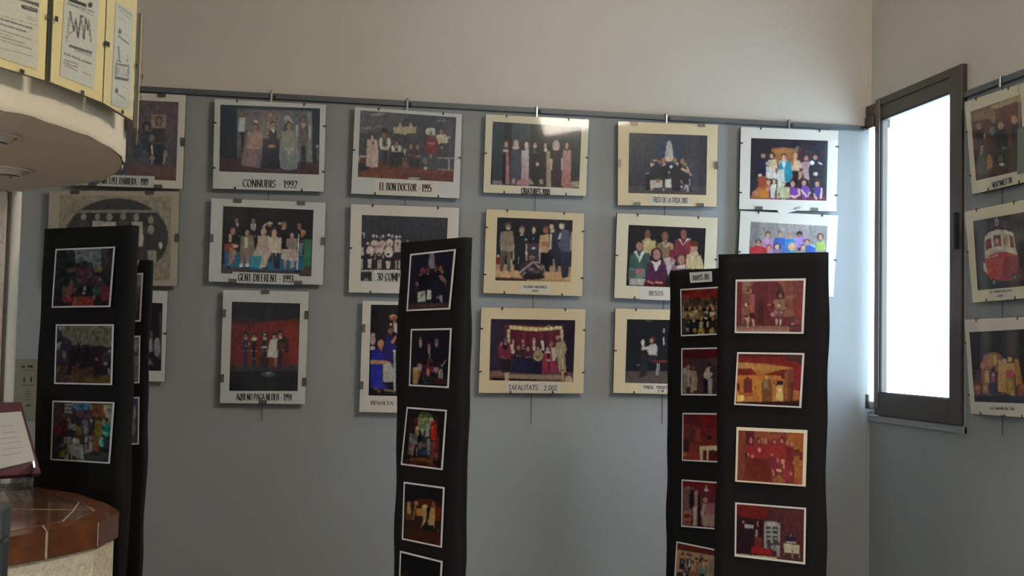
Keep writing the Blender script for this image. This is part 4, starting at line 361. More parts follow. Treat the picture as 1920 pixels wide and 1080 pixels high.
# ---------------------------------------------------------------- the room
Mwhite = mat('upper_wall_plaster', (.66, .61, .54), .85, bump=.08, bscale=35, var=.03, vscale=2)
Mgrey = mat('grey_wall_paint', (.36,.385,.40), .7, bump=.06, bscale=45, var=.03, vscale=2.5)
Mfloor = mat('floor_tile', (.22, .19, .16), .4, var=.1)
ZP, ZC = 2.622, 3.45                        # paint line, ceiling
XL, YF = -3.2, -3.6
def two_tone(name, fr):
    """wall built of a grey lower and a white upper block joined in one mesh with two materials"""
    me = boxes(name, fr)
    me.materials.append(Mgrey); me.materials.append(Mwhite)
    for p in me.polygons: p.material_index = 1 if p.center.z > ZP+1e-4 or (abs(p.center.z-ZP) < 1e-4 and p.normal.z < 0) else 0
    o = bpy.data.objects.new(name, me); col.objects.link(o); o['kind'] = 'structure'; return o
two_tone('wall_back', [(XL-.15, XB, YW, YW+.2, -.1, ZP), (XL-.15, XB, YW, YW+.2, ZP, ZC)])
WY0, WZ0, WZ1 = 4.40, 1.29, 2.72            # window opening in the right wall
two_tone('wall_right', [(XW, XW+.12, YF, WY0, -.1, ZP), (XW, XW+.12, YF, WY0, ZP, ZC), (XW, XW+.12, WY0, YW+.2, -.1, WZ0), (XW, XW+.12, WY0, YW+.2, WZ1, ZC)])
two_tone('wall_left', [(XL-.15, XL, YF, YW, -.1, ZP), (XL-.15, XL, YF, YW, ZP, ZC)])
two_tone('wall_front', [(XL-.15, XW+.12, YF-.15, YF, -.1, ZP), (XL-.15, XW+.12, YF-.15, YF, ZP, ZC)])
struct('floor', boxes('floor', [(XL, XW, YF, YW, -.1, 0)]), Mfloor)
struct('ceiling', boxes('ceiling', [(XL-.15, XW+.12, YF-.15, YW+.2, ZC, ZC+.12)]), mat('ceiling_paint', (.78, .75, .70), .9))
struct('trim_1', boxes('trim_1', [(XB-.004, XW+.02, YW-.002, YW+.19, -.1, WZ0-.005)]), Mgrey)
struct('trim_2', boxes('trim_2', [(XB-.004, XW+.02, YW-.002, YW+.19, WZ1+.005, ZC)]), Mwhite)

# window: fixed bronze frame, a sash standing proud of the wall, glass, painted surround
win = bpy.data.objects.new('window_1', None); col.objects.link(win); win['kind'] = 'structure'; win.location = (XW, 4.8, WZ0)
Mbr = mat('bronze_aluminium', '51483f', .38, metal=.35, var=.06, vscale=8)
Mgas = mat('rubber_gasket', '1c1a1c', .6)
XS = XW-.024                                # room face of the sash
def sp(px, py): p = on_side(px, py, XS); return p
y_r, y_l = sp(1803, 400).y, sp(1641, 400).y; z_t, z_b = sp(1803, 119).z, sp(1800, 797).z
gy_r, gy_l = sp(1780, 400).y, sp(1649, 400).y; gz_t, gz_b = sp(1780, 174).z, sp(1780, 748).z
gmid = sp(1780, 146).z
def part(n, me, m, p): return link(n, me, m, p)
part('sash_frame', boxes('s', [(XS, XS+.04, y_r, gy_r, z_b, z_t), (XS, XS+.04, gy_r, y_l, gmid+.004, z_t), (XS+.006, XS+.04, gy_r, y_l, gz_t, gmid+.004), (XS, XS+.04, gy_r, y_l, z_b, gz_b)], .0015), Mbr, win)
part('sash_stile', boxes('s', [(XS-.004, XS+.04, gy_l, y_l, z_b+.03, z_t)], .002), mat('bronze_aluminium_lit', '6a6158', .3, metal=.3), win)  # lighter copy of the bronze, reflected light put into the colour
part('gasket', boxes('g', [(XS+.004, XS+.012, gy_r-.004, gy_r+.004, gz_b, gz_t), (XS+.004, XS+.012, gy_l-.006, gy_l+.002, gz_b, gz_t), (XS+.004, XS+.012, gy_r, gy_l, gz_b-.004, gz_b+.004), (XS+.004, XS+.012, gy_r, gy_l, gz_t-.004, gz_t+.004)]), Mgas, win)
part('glass_pane', boxes('g', [(XS+.018, XS+.022, gy_r-.004, gy_l+.004, gz_b-.004, gz_t+.004)]), glass_mat('window_glass', (.97, .985, 1)), win)
part('fixed_frame', boxes('f', [(XS-.012, XW+.05, y_l+.002, YW-.004, WZ1-.115, WZ1-.06), (XS-.006, XW+.05, y_l+.002, YW-.004, WZ1-.058, WZ1-.005), (XW+.02, XW+.07, WY0, YW+.1, WZ1-.05, WZ1), (XW+.02, XW+.07, WY0, WY0+.05, WZ0, WZ1), (XW+.02, XW+.07, WY0, YW+.19, WZ0, WZ0+.04)], .002), Mbr, win)
part('hinge', tube('h', [(XS-.004, YW-.035, WZ0+.01), (XS-.004, YW-.035, WZ0+.075)], .011), mat('worn_metal', '77706c', .4, metal=.6), win)
part('pull_handle', boxes('p', [(XS-.012, XS, y_r+.03, y_r+.045, 1.98, 2.13)], .003), Mgas, win)
o_y = on_side(1810.5, 700, XW).y; o_z = on_side(1809, 813, XW).z; i_z = on_side(1800, 799, XW-.01).z
part('surround', boxes('t', [(XW-.012, XW, o_y, y_r-.002, o_z, ZP-.06), (XW-.014, XW, y_r-.002, YW-.02, o_z, i_z)], .002), Mgrey, win)

# hanging rails
Mrail = mat('grey_rail_paint', '62686c', .45, metal=.2)
Mdark = mat('dark_metal', '3a3a3c', .45, metal=.7)
Mwire = mat('steel_wire', '4a4c50', .4, metal=.8)
r1 = thing('picture_rail', 'long grey picture rail along the top of the grey back wall', 'rail', (0, YW, 2.6))
part('rail', boxes('r', [(XL+.01, XB-.03, YW-.016, YW, 2.603, 2.622), (XL+.01, XB-.03, YW-.020, YW, 2.598, 2.603)], .001), Mrail, r1)
part('end_cap', tube('e', [(XB-.05, YW-.012, 2.612), (XB-.018, YW-.012, 2.612)], .007), Mdark, r1)
r2 = thing('picture_rail', 'short grey picture rail on the right wall beside the window', 'rail', (XW, 3.5, 2.6))
yr2 = on_side(1808, 184, XW).y-.02
part('rail', boxes('r', [(XW-.016, XW, YF+.1, yr2, 2.594, 2.614), (XW-.020, XW, YF+.1, yr2, 2.589, 2.594)], .001), Mrail, r2)

# ---------------------------------------------------------------- frames on the walls
Nb = Vector((0, -1, 0)); Ns = Vector((-1, 0, 0))
FY = YW-.040; FX = XW-.040
MGL = glass_mat('picture_glass', (.985, .99, .985), .03, .05)
Mback = mat('backing_board', '2b2622', .8)
CLIP = {'S': (.0065, .011, mat('black_clip', '3c3a38', .4, metal=.4)), 'W': (.034, .015, mat('grey_clip', '6a6864', .35, metal=.6))}
MC = {'white': (.73, .74, .75), 'cream': (.84, .69, .46), 'pale': (.83, .76, .58), 'ivory': (.80, .75, .68), 'beige': (.52, .47, .39), 'warmwhite': (.80, .75, .69)}
def frame(key, fq, pq, color, clips, label, caption=None, texts=(), side=False, gain=1, wave=0, group=None, th=.012):
    to = (lambda x, y: on_side(x, y, FX)) if side else (lambda x, y: on_back(x, y, FY))
    n = Ns if side else Nb
    W = [to(*q) for q in fq]
    t = thing('clip_frame', label, 'picture frame', (W[2]+W[3])/2+(-n)*.01, 'clip frames hanging on the walls')
    part('backing_board', slab('b', W, n, -.001, -th), Mback, t)
    part('mount_board', slab('m', [bil(W, u, v) for u, v in ((.002, .002), (.998, .002), (.998, .998), (.002, .998))], n, .0005, -.001), mat('mount_'+color, MC[color], .75, var=.02, vscale=9), t)
    part('glass_pane', slab('g', W, n, .0048, .0030), MGL, t)
    if key:
        wq = [to(*q) for q in pq]
        print_sheet('photo_print', key, pq, wq, n, .0010, t, gain, wave)
    if caption:
        c = part('caption_label', slab('c', [to(*q) for q in caption[0]], n, .0014, .0007), mat('caption_'+caption[1], MC[caption[1]], .7), t)
        for tx in texts: lettering(c, tx[0], tx[1], to, n, .0018, *tx[2:])
    else:
        for tx in texts: lettering(t, tx[0], tx[1], to, n, .0018, *tx[2:])
    for c in clips.split():
        kind, e, u = c[0], c[1], float(c[2:]); wd, dp, m = CLIP[kind]
        if e in 'tb':
            a, b = (W[0], W[1]) if e == 't' else (W[3], W[2]); ins = (W[3]-W[0]).normalized() if e == 't' else (W[0]-W[3]).normalized()
        else:
            a, b = (W[0], W[3]) if e == 'l' else (W[1], W[2]); ins = (W[1]-W[0]).normalized() if e == 'l' else (W[0]-W[1]).normalized()
        d = (b-a).normalized(); p = a.lerp(b, u)
        q = [p-d*wd/2-ins*.0015, p+d*wd/2-ins*.0015, p+d*wd/2+ins*dp, p-d*wd/2+ins*dp]
        me = slab('clip', q, n, .0062, .0050); me2 = slab('clip', [q[0], q[1], q[1]+ins*.0013, q[0]+ins*.0013], n, .0062, -th)
        bm = bmesh.new(); bm.from_mesh(me); bm.from_mesh(me2); bm.to_mesh(me); bm.free()
        part('clip', me, m, t)
    return t
def box4(x0, y0, x1, y1, sl=.04, sk=-.03):
    """px quad of a caption: slope sl of its horizontals, lean sk of its verticals"""
    w_, h_ = x1-x0, y1-y0; return [(x0, y0), (x1, y0+sl*w_), (x1+sk*h_, y1+sl*w_), (x0+sk*h_, y1)]
G = 1.3
frame('davant', [(140, 168), (349, 178), (342.6, 354.8), (131, 347)], [(165, 183), (335, 191.5), (330, 339), (160, 331)], 'ivory', 'Wt.78 Wr.5 Wb.78 Wb.2',
      'clip frame lettered PEL DAVANT I PEL DARRERA - 1989, behind the canopy edge', ([(152, 326.5), (290, 330.5), (289, 351), (147, 345)], 'white'),
      [('PEL DAVANT I PEL DARRERA - 1989', box4(160, 331.5, 278, 343.5, .03))], gain=G*1.4)
frame('oval', [(92, 357), (337, 358.5), (333, 537), (86, 533)], [(112, 366), (322, 368), (319, 526), (108, 522)], 'beige', 'Wt.2 Wt.77 Wr.49 Wb.77',
      'beige clip frame with an old oval black and white group portrait', gain=G*1.2)
frame('ecclesia', [(150, 540), (315, 545.5), (309, 716), (145, 712)], [(190, 565), (305, 568.5), (302, 695.5), (186, 692)], 'white', 'Sr.47',
      'white clip frame mostly hidden behind the leftmost black stand, below the oval portrait', gain=G)
frame('connubis', [(402.3, 185), (611.8, 196.3), (607.3, 360), (398.5, 353.9)], [(413.3, 196.3), (600, 203.3), (598, 327.5), (411.3, 321.3)], 'white', 'St.2 St.8 Sl.27 Sl.77 Sr.25 Sr.77 Sb.2 Sb.8',
      'white clip frame captioned CONNUBIS - 1992', (box4(441, 331.5, 569, 355, .028), 'white'), [('CONNUBIS - 1992', box4(455.5, 336.5, 557.5, 350, .028))], gain=G)
frame('gent', [(396, 371.3), (611.2, 379.8), (605.7, 534.5), (390.5, 528.2)], [(418.8, 386.5), (587.9, 393.6), (583.6, 518.3), (414.4, 512.5)], 'white', 'Wt.23 Wt.78 Wb.21 Wb.78 Wl.48 Wr.47',
      'white clip frame captioned GENT DIFERENT - 1993, under the CONNUBIS one', (box4(435.6, 509.5, 560.8, 530, .036), 'white'), [('GENT DIFERENT - 1993', box4(447, 513, 550, 526.5, .03))], gain=G)
frame('aqui', [(418.3, 542.8), (579.4, 546.4), (572.2, 758.3), (411.9, 756.1)], [(435.2, 565.6), (562.9, 569), (558, 733.2), (429.7, 732.8)], 'white', 'Wt.49 Wb.5 Wl.21 Wl.78 Wr.21 Wr.8',
      'upright white clip frame captioned AQUI NO PAGA NI DEU - 1994, actors on a red stage', (box4(431.7, 734.5, 559, 752, .004), 'white'), [('AQUI NO PAGA NI DEU - 1994', box4(443, 738, 547, 750, .006))], gain=G)
frame('bon', [(665, 200), (866.7, 213.7), (861.7, 372.5), (658, 363.3)], [(675.8, 207), (855.5, 220), (850, 341.3), (670.8, 331.7)], 'white', 'St.22 St.82 Sl.5 Sr.52 Sb.22 Sb.8',
      'white clip frame captioned EL BON DOCTOR - 1995, with a shiny rippled photo', (box4(701, 337, 822, 365, .04), 'ivory'), [('EL BON DOCTOR - 1995', box4(712, 342.5, 809, 356, .04))], gain=G, wave=.2)
frame('comp', [(657.6, 382.2), (861.5, 389.2), (856, 553), (653.4, 548.5)], [(678.6, 403), (839.7, 408.5), (835, 531), (676, 526.7)], 'ivory', 'St.2 St.8 Sl.5 Sb.2',
      'white clip frame captioned 30 COMP, cut off by the middle black stand', None, [('30 COMP', box4(707.7, 512, 749, 525.5, .02))], gain=G)
frame('revolta', [(679.7, 563), (842, 567), (837, 776), (673.2, 773)], [(695.6, 571.2), (828, 573), (824, 744), (691, 741.4)], 'ivory', 'Wl.25 Wl.76 Wr.25 Wr.76',
      'upright clip frame captioned REVOLTA with people in blue, behind the middle black stand', None, [('REVOLTA', box4(695.6, 752, 736.5, 758.5, .02))], gain=G)
frame('criatures', [(910.6, 214), (1104, 224.5), (1099.2, 367.7), (905.7, 361.4)], [(924, 228), (1090.4, 238.2), (1085.8, 353.6), (919.8, 345.9)], 'pale', 'St.2 St.8 Sb.2 Sb.8 Sl.5 Sr.5',
      'cream clip frame captioned CRIATURES 2000, seven women standing in a row', (box4(962, 350.5, 1087, 363, .035), 'ivory'), [('CRIATURES 2000', box4(977.5, 353, 1031, 364, .035), False, .2)], gain=G)
frame('flors', [(911.7, 391.6), (1095.7, 400), (1092, 556), (905.7, 549.6)], [(932.5, 407.5), (1073.8, 413), (1070, 528.8), (928.8, 525.6)], 'cream', 'St.21 St.79 Sl.22 Sl.78 Sr.22 Sr.78 Sb.21 Sb.79',
      'cream clip frame captioned FLORS NEGRES 2001, men in suits around a dark bundle', (box4(977, 532.5, 1032, 549, .02), 'ivory'), [('FLORS NEGRES', box4(982, 535.5, 1025, 539.5, .02), False, .2), ('2001', box4(997.5, 543.5, 1009.5, 547, .02), False, .2)], gain=G)
frame('tafa', [(902, 576), (1098.3, 579.3), (1094.3, 738), (896.9, 737)], [(920.4, 598), (1078.6, 600.4), (1074.5, 716), (917.3, 712.9)], 'cream', 'St.2 St.8 Sb.3 Sb.7 Sl.25 Sl.75 Sr.25 Sr.75',
      'cream clip frame captioned TAFALITATS 2.002, a cast under a garland of lights', (box4(949, 715.5, 1052, 735, .006), 'ivory'), [('TAFALITATS', box4(953.4, 722, 1008, 731, .006), False), ('2.002', box4(1020, 723, 1044.5, 731.5, .006), False)], gain=G)
frame('fristi', [(1158.5, 227.8), (1346.3, 233.3), (1343.7, 388), (1157.8, 385)], [(1179.6, 249), (1326.2, 254.2), (1324, 365.8), (1178, 362)], 'cream', 'Wt.16 Wt.83 Wb.19 Wb.83 Wl.5 Wr.5',
      'cream clip frame captioned FRISTI DE LA FRISA 2002, black clad actors below a white cone', (box4(1219.5, 367.5, 1293, 383, .02), 'ivory'), [('FRISTI DE LA FRISA 2002', box4(1224.4, 369.5, 1289.5, 379.5, .025), False)], gain=G)
frame('besos', [(1156.7, 399.3), (1346.3, 408), (1340, 566), (1151, 559)], [(1178.7, 421.6), (1323.5, 428), (1318, 541), (1174, 535.4)], 'pale', 'St.2 St.8 Sl.5 Sr.5 Sb.2',
      'cream clip frame captioned BESOS, young people in blazers and white collars', (box4(1199.5, 537, 1290, 561.5, .03), 'ivory'), [('BESOS', box4(1216.5, 546, 1243.5, 553.5, .02), False)], gain=G)
frame('tres', [(1153.6, 578), (1345, 582), (1341, 741), (1149.3, 737)], [(1175.7, 598.5), (1325, 601), (1320, 721), (1172, 717.7)], 'cream', 'St.2 St.8 Sl.5 Sb.2 Sb.8',
      'cream clip frame captioned TRES, actor on a red stool, beside the ANYS 80 stand', (box4(1201, 720, 1300, 735, .01), 'ivory'), [('TRES. TRIST', box4(1205.8, 723.5, 1251, 728.5, .02), False, .2), ('1.9', box4(1233.5, 731, 1244, 735, .02), False, .2)], gain=G)
frame('maria', [(1388.7, 237.6), (1572.2, 245), (1568.3, 397), (1385.6, 392.4)], [(1408.3, 259), (1552.2, 264), (1549.3, 376.5), (1405.8, 372.8)], 'warmwhite', 'St.2 St.8 Sl.2 Sl.8 Sr.2 Sr.8 Wb.2 Wb.77',
      'white clip frame nearest the window in the top row, large costumed cast', ([(1457, 395), (1504, 382.5), (1510.5, 391), (1463, 402.5)], 'ivory'), [('- - -  -- - NEUS I', [(1466, 395.5), (1502, 386), (1503, 390), (1467, 399.5)], False), ], gain=G)
frame('colors', [(1388, 395), (1572, 403.7), (1562.8, 557), (1380, 550)], [(1407.5, 415.6), (1551.4, 424), (1546, 535), (1402, 528)], 'warmwhite', 'St.18 St.83 Sl.5 Sr.55 Sb.2',
      'white clip frame with people in bright coloured shirts, above the nearest right stand', gain=G)
frame('ecclesia', [(1378, 566), (1554, 561), (1549.5, 738), (1373, 737)], [(1400, 590), (1528, 588), (1524, 715), (1397, 716)], 'warmwhite', 'Sr.25 Sr.78',
      'white clip frame of which only a sliver shows right of the nearest right stand', gain=G)
S_ = dict(side=True, gain=G)
frame('band', [(1809, 191), (1932, 151), (1938, 338), (1823, 365)], [(1820, 209.6), (1914, 177), (1921, 318), (1830.6, 338.8)], 'pale', 'St.2 St.7 Sl.33 Sl.8 Sb.3 Sb.8',
      'tilted cream clip frame on the right wall, top one, musicians with guitars and drums', ([(1856, 338), (1905, 323.5), (1905, 341.5), (1859, 355)], 'ivory'), [("MENT'NMEST DIR", [(1860.5, 343), (1898, 331.5), (1899, 342), (1863, 353)], False, .16)], **S_)
frame('tram', [(1809, 396.7), (1938, 370.5), (1944, 558), (1824, 568)], [(1824.9, 414.6), (1930, 396), (1936, 535), (1833.6, 544.3)], 'pale', 'St.2 St.75 Sl.45 Sb.25 Sb.7',
      'cream clip frame on the right wall, middle one, with a red and white tram', ([(1856, 545), (1905, 541), (1906, 560), (1858, 563.5)], 'ivory'), [('EL TRAMVIA DE LA M', [(1857, 545.8), (1898, 542.5), (1898.2, 546), (1857.4, 549.5)], False, .2), ('1.997', [(1870, 553.5), (1881, 552.5), (1881, 556.5), (1870, 557.5)], False, .2)], **S_)
frame('comedia', [(1808.3, 599), (1938, 593), (1946, 785), (1820, 776)], [(1818, 623), (1932, 616.5), (1937, 757), (1827.8, 753)], 'ivory', 'St.2 St.8 Sl.25 Sl.8 Sb.18 Sb.8',
      "white clip frame on the right wall, lowest one, captioned La Comedia de l'alla", None, [("La Comedia de l'alla", [(1857.5, 761.5), (1903, 763.3), (1903, 769), (1857.5, 767)], False, .16), ('1.995', [(1876.5, 777.3), (1887, 777.8), (1887, 781), (1876.5, 780.6)], False, .2)], **S_)
# grey plastic tag and its cord in front of the top right frame
tq = [on_side(x, y, FX-.035) for x, y in ((1908, 243), (1940, 228), (1942, 318), (1908, 327))]
t = thing('hanging_tag', 'translucent grey-green plastic card hanging in front of the musicians frame', 'plastic card', (tq[2]+tq[3])/2)
part('card', slab('card', tq, Ns, .002, -.001, .0008), mat('smoked_plastic', '6f7772', .25), t)
part('cord', tube('cord', [on_side(1912, 240, FX-.036), on_side(1911, 200, FX-.03), on_side(1909, 158, FX-.012)], .0012), mat('grey_cord', '8a8e90', .6), t)

# hanging wires, one per column of frames, with their hooks
for i, (px, yt, yb) in enumerate(((226, 163, 560), (509, 176, 790), (763.5, 190, 560), (1006, 205, 795), (1248.5, 218, 795), (1478, 232, 560))):
    a = on_back(px, yt, YW-.012); zb = on_back(px-.03*(yb-yt), yb, YW-.012).z
    t = thing('hanging_wire', 'thin steel wire holding the %s column of frames on the back wall' % ('leftmost', 'second from left', 'third from left', 'fourth from left', 'fifth from left', 'rightmost')[i], 'wire', (a.x, YW-.012, zb), 'hanging wires')
    part('wire', tube('w', [(a.x, YW-.014, 2.59), (a.x+.001, YW-.015, (zb+2.59)/2), (a.x+.002, YW-.012, zb)], .0014, 6), Mwire, t)
    part('hook', boxes('h', [(a.x-.004, a.x+.004, YW-.026, YW-.021, 2.565, 2.632), (a.x-.004, a.x+.004, YW-.026, YW-.004, 2.624, 2.630)], .001), mat('bright_steel', 'b0b4b8', .3, metal=.7), t)
    part('grip', boxes('g', [(a.x+.008, a.x+.018, YW-.026, YW-.018, 2.600, 2.612)], .001), Mdark, t)
a = on_side(1880, 160, XW-.012)
t = thing('hanging_wire', 'thin steel wire holding the column of frames on the right wall', 'wire', (XW-.012, a.y, 1.25), 'hanging wires')
part('wire', tube('w', [(XW-.014, a.y, 2.58), (XW-.013, a.y, on_side(1887, 817, XW-.012).z)], .0014, 6), Mwire, t)
part('hook', boxes('h', [(XW-.026, XW-.021, a.y-.005, a.y+.005, 2.575, 2.625), (XW-.026, XW-.004, a.y-.005, a.y+.005, 2.616, 2.622)], .001), mat('bright_steel', 0), t)

# notice on the wall, low at the far left
nq = [(30, 673), (73, 673), (68, 787.5), (24, 786)]
W = [on_back(x, y, YW-.004) for x, y in nq]
t = thing('wall_notice', 'pale beige laminated notice with two small person symbols on the back wall', 'notice', (W[2]+W[3])/2)
c = part('sheet', slab('s', W, Nb, .001, -.003), mat('notice_paper', (.28, .27, .20), .5), t)
Mi = mat('faded_ink', '3a3833', .8); to = lambda x, y: on_back(x, y, YW-.004)
def bar(x0, y0, x1, y1): 
    part('printed_line', slab('l', [to(x0, y0), to(x1, y0+.01), to(x1, y1), to(x0, y1)], Nb, .0018, .0009), Mi, c)
for x0, y0, x1, y1 in ((40, 686, 47, 689), (52, 685, 62, 689), (41, 694, 63, 694.8), (41, 721.5, 64, 722.6), (48, 733, 58, 734), (47, 738, 59, 739), (48, 743, 57, 744), (47, 749, 58, 750), (50, 759, 57, 762)): bar(x0, y0, x1, y1)
for cx in (45.5, 58.5):
    part('person_symbol', slab('p', [to(cx-1, 706), to(cx+1, 706), to(cx+1.6, 716), to(cx-1.6, 716)], Nb, .0018, .0009), Mi, c)

# ---------------------------------------------------------------- black display stands
Mcloth = mat('black_fabric', (.0065, .0065, .007), .8, bump=.5, bscale=9, spec=.25)
Mphoto = mat('photo_paper', (.72, .72, .72), .4)
ZS = 1.55+.287
def stand(tl, tr, label, seed):
    A = on_level(*tl, ZS); B = on_level(*tr, ZS); A.z = B.z = 0
    d = (B-A).normalized(); L = (B-A).length; n = Vector((d.y, -d.x, 0))
    if n.dot(EYE-A) < 0: n = -n
    t = thing('display_stand', label, 'display stand', (A+B)/2, 'black display stands')
    rs = random.Random(seed); ph = [rs.uniform(0, 6.28) for _ in range(8)]
    th = .026; nu, nz = 10, 60; ring = []
    # section of the cloth sleeve, rounded corners, then the same section at each height with soft folds
    sec = [(0, 0), (L, 0), (L, -th), (0, -th)]
    pts = []
    for k in range(nu+1): pts.append((k/nu*L, 0.))
    for k in range(1, 4): pts.append((L+.003*math.sin(k/4*math.pi), -th*k/4))
    for k in range(nu+1): pts.append((L-k/nu*L, -th))
    for k in range(1, 4): pts.append((-.003*math.sin(k/4*math.pi), -th+th*k/4))
    v = []; f = []; m_ = len(pts)
    for j in range(nz+1):
        z = .012+(ZS-.012)*j/nz
        for (a, b) in pts:
            env = min(1, (ZS-z)*3+.15)
            s = .0030*math.sin(z*5+ph[0]+a*6)+.0018*math.sin(z*13+ph[1]-a*20)+.0012*math.sin(z*31+ph[2]+a*30)
            ex = (.0025*math.sin(z*9+ph[3])+.002*math.sin(z*21+ph[4]))*(2*a/L-1)
            v.append(A+d*(a+ex*env)+n*(b+s*env*(1 if b > -th/2 else -1))+Vector((0, 0, z)))
    for j in range(nz):
        for k in range(m_): f.append((j*m_+k, j*m_+(k+1) % m_, (j+1)*m_+(k+1) % m_, (j+1)*m_+k))
    f += [tuple(range(m_)), tuple(nz*m_+k for k in range(m_))]
    me = fix(pydata('cover', v, f, True))
    part('fabric_cover', me, Mcloth, t)
    c = (A+B)/2-n*th/2
    q = [c-d*L*.45-n*.12, c+d*L*.45-n*.12, c+d*L*.45+n*.03, c-d*L*.45+n*.03]
    part('base_plate', prism('bp', [(p.x, p.y) for p in q], 0, .012), Mdark, t)
    to = lambda x, y: on_plane(x, y, A+n*.0075, n)
    return t, n, to
def stand_photo(to, n, key, q, label, gain, bw=(.03, .035, .03, .035), paper=None, group=None):
    W = [to(*p) for p in q]
    t = thing('photo', label, 'photo', (W[2]+W[3])/2, 'photos mounted on the black stands')
    part('paper', slab('p', W, n, .0005, -.0006), paper or Mphoto, t)
    iq = inset(q, *bw); print_sheet('picture', key, iq, [to(*p) for p in iq], n, .0010, t, gain)
g_ = 'photos on the black stands'
# far ones first
t, n, to = stand((170, 487), (281, 487.5), 'black fabric display stand almost hidden behind the leftmost one, near the back wall', 3)
SG = (.9,1.0,.95,.9,.95)
for key, q, lb in (('sliverA', [(190, 517), (268.5, 511.5), (263.5, 603), (186, 606)], 'group photo, topmost on the hidden stand behind the leftmost one'),
                   ('sliverB', [(188, 634), (263, 629), (261.5, 718.5), (185, 722)], 'grey photo, second down on the hidden stand behind the leftmost one'),
                   ('sliverC', [(186, 747), (261.5, 744), (260.3, 833.5), (184, 836)], 'bluish photo, third down on the hidden stand behind the leftmost one')):
    stand_photo(to, n, key, q, lb, SG[0])
qq = [(229, 489), (260.5, 487.5), (257.5, 502), (228, 505)]
W = [to(*p) for p in qq]; t = link('stand_label', slab('l', W, n, .0005, -.0005), mat('label_paper', (.72, .72, .70), .6), None, (W[2]+W[3])/2); tag(t, 'small white label at the top of the hidden stand behind the leftmost one', 'label')
t, n, to = stand((1256, 508), (1384, 501), 'black fabric display stand headed ANYS 80, behind the nearest right one', 4)
for key, q, lb in (('crowd', [(1275.6, 542), (1362, 536.5), (1360, 627), (1276.9, 630.7)], 'crowd photo with a red curtain, topmost under the ANYS 80 label'),
                   ('plaza', [(1277.8, 652.8), (1362, 651), (1360, 742), (1277.2, 741)], 'photo of robed figures on a dark red stage, second under ANYS 80'),
                   ('parlor', [(1279.8, 774), (1362, 775), (1360, 868), (1278.9, 864)], 'red photo with a small white table, third under ANYS 80'),
                   ('hats', [(1278.3, 898.7), (1362, 905), (1360, 994), (1277.4, 987.6)], 'photo of standing actors and a patterned chest, fourth under ANYS 80'),
                   ('chorus', [(1268.5, 1014.8), (1362, 1034), (1358, 1125), (1263, 1105)], 'photo with a red strip above a row of people, lowest under ANYS 80')):
    stand_photo(to, n, key, q, lb, SG[1], (.025, .03, .03, .03))
qq = [(1292.7, 511), (1334.5, 508.4), (1335.2, 527.9), (1294.4, 530.5)]
W = [to(*p) for p in qq]; t = thing('stand_label', 'white label reading ANYS 80 at the top of the rear right stand', 'label', (W[2]+W[3])/2)
c = part('card', slab('l', W, n, .0005, -.0005), mat('label_paper', 0), t)
lettering(c, 'ANYS 80', [(1298.5, 516.5), (1329, 513.5), (1329.6, 523.5), (1299.5, 526.5)], to, n, .0012, False, .15)
t, n, to = stand((83, 429), (247, 422), 'leftmost black fabric display stand with three square looking photos', 1)
for key, q, lb in (('street', [(104.4, 466.8), (215.9, 462.3), (206.8, 575.7), (96.9, 577)], 'photo of a crowd between buildings, topmost on the leftmost stand'),
                   ('march', [(105, 608), (213.3, 608), (210, 722), (101.8, 720)], 'photo of dark marchers under a pale sky, middle one on the leftmost stand'),
                   ('fest', [(98.6, 751), (214.6, 754), (206, 869.6), (94.7, 862.5)], 'photo of a colourful costumed street party, lowest on the leftmost stand')):
    stand_photo(to, n, key, q, lb, SG[2], (.025, .025, .025, .025))
t, n, to = stand((752, 455), (872, 444.5), 'middle black fabric display stand, turned away, with narrow looking photos', 2)
for key, q, lb in (('trio', [(769.2, 476.4), (854.7, 466.8), (844, 580), (762.2, 583.6)], 'photo of actors below a white cone, topmost on the middle stand'),
                   ('drums', [(770.6, 616.8), (847, 615.2), (841.4, 727.8), (766.8, 723.6)], 'photo of three players behind drums, second on the middle stand'),
                   ('glow', [(762.8, 762.8), (838, 768.5), (829.9, 881.6), (751.6, 871.5)], 'dark photo with a green glow and red cloak, third on the middle stand'),
                   ('troupe', [(757.3, 903.2), (833.7, 913.5), (828.6, 1027.2), (753.6, 1011.5)], 'brownish photo of a huddled troupe, fourth on the middle stand'),
                   ('dusk', [(750.1, 1032.4), (829.8, 1052.2), (824, 1165), (746, 1147)], 'nearly black photo cut by the picture edge, lowest on the middle stand')):
    stand_photo(to, n, key, q, lb, SG[3], (.035, .028, .035, .028))
t, n, to = stand((1347, 477), (1549, 472.5), 'nearest right black fabric display stand with four red toned photos', 5)
Mp2 = mat('yellowed_photo_paper', (.80, .72, .58), .4)
for key, q, lb, pp, bw in (('castle', [(1379.4, 524.2), (1511, 521.8), (1506.6, 625.8), (1377.8, 624.4)], 'photo of two costumed actors before a red archway, topmost on the nearest right stand', None, (.022, .04, .03, .03)),
                   ('house', [(1382.4, 660.2), (1508.4, 662), (1502.4, 765), (1376.6, 759)], 'photo of an orange stage house and a pale skirted woman, nearest right stand', None, (.022, .032, .03, .03)),
                   ('redcast', [(1381.2, 800.5), (1514, 806.3), (1510.8, 912.5), (1378.4, 903)], 'yellow bordered photo of a cast in red, on the nearest right stand', Mp2, (.03, .06, .05, .03)),
                   ('office', [(1378.5, 941.9), (1511.5, 952.3), (1509.8, 1058.5), (1377.3, 1043)], 'photo with a white shelf and desk, lowest on the nearest right stand', None, (.024, .03, .026, .04))):
    stand_photo(to, n, key, q, lb, SG[4], bw, pp)

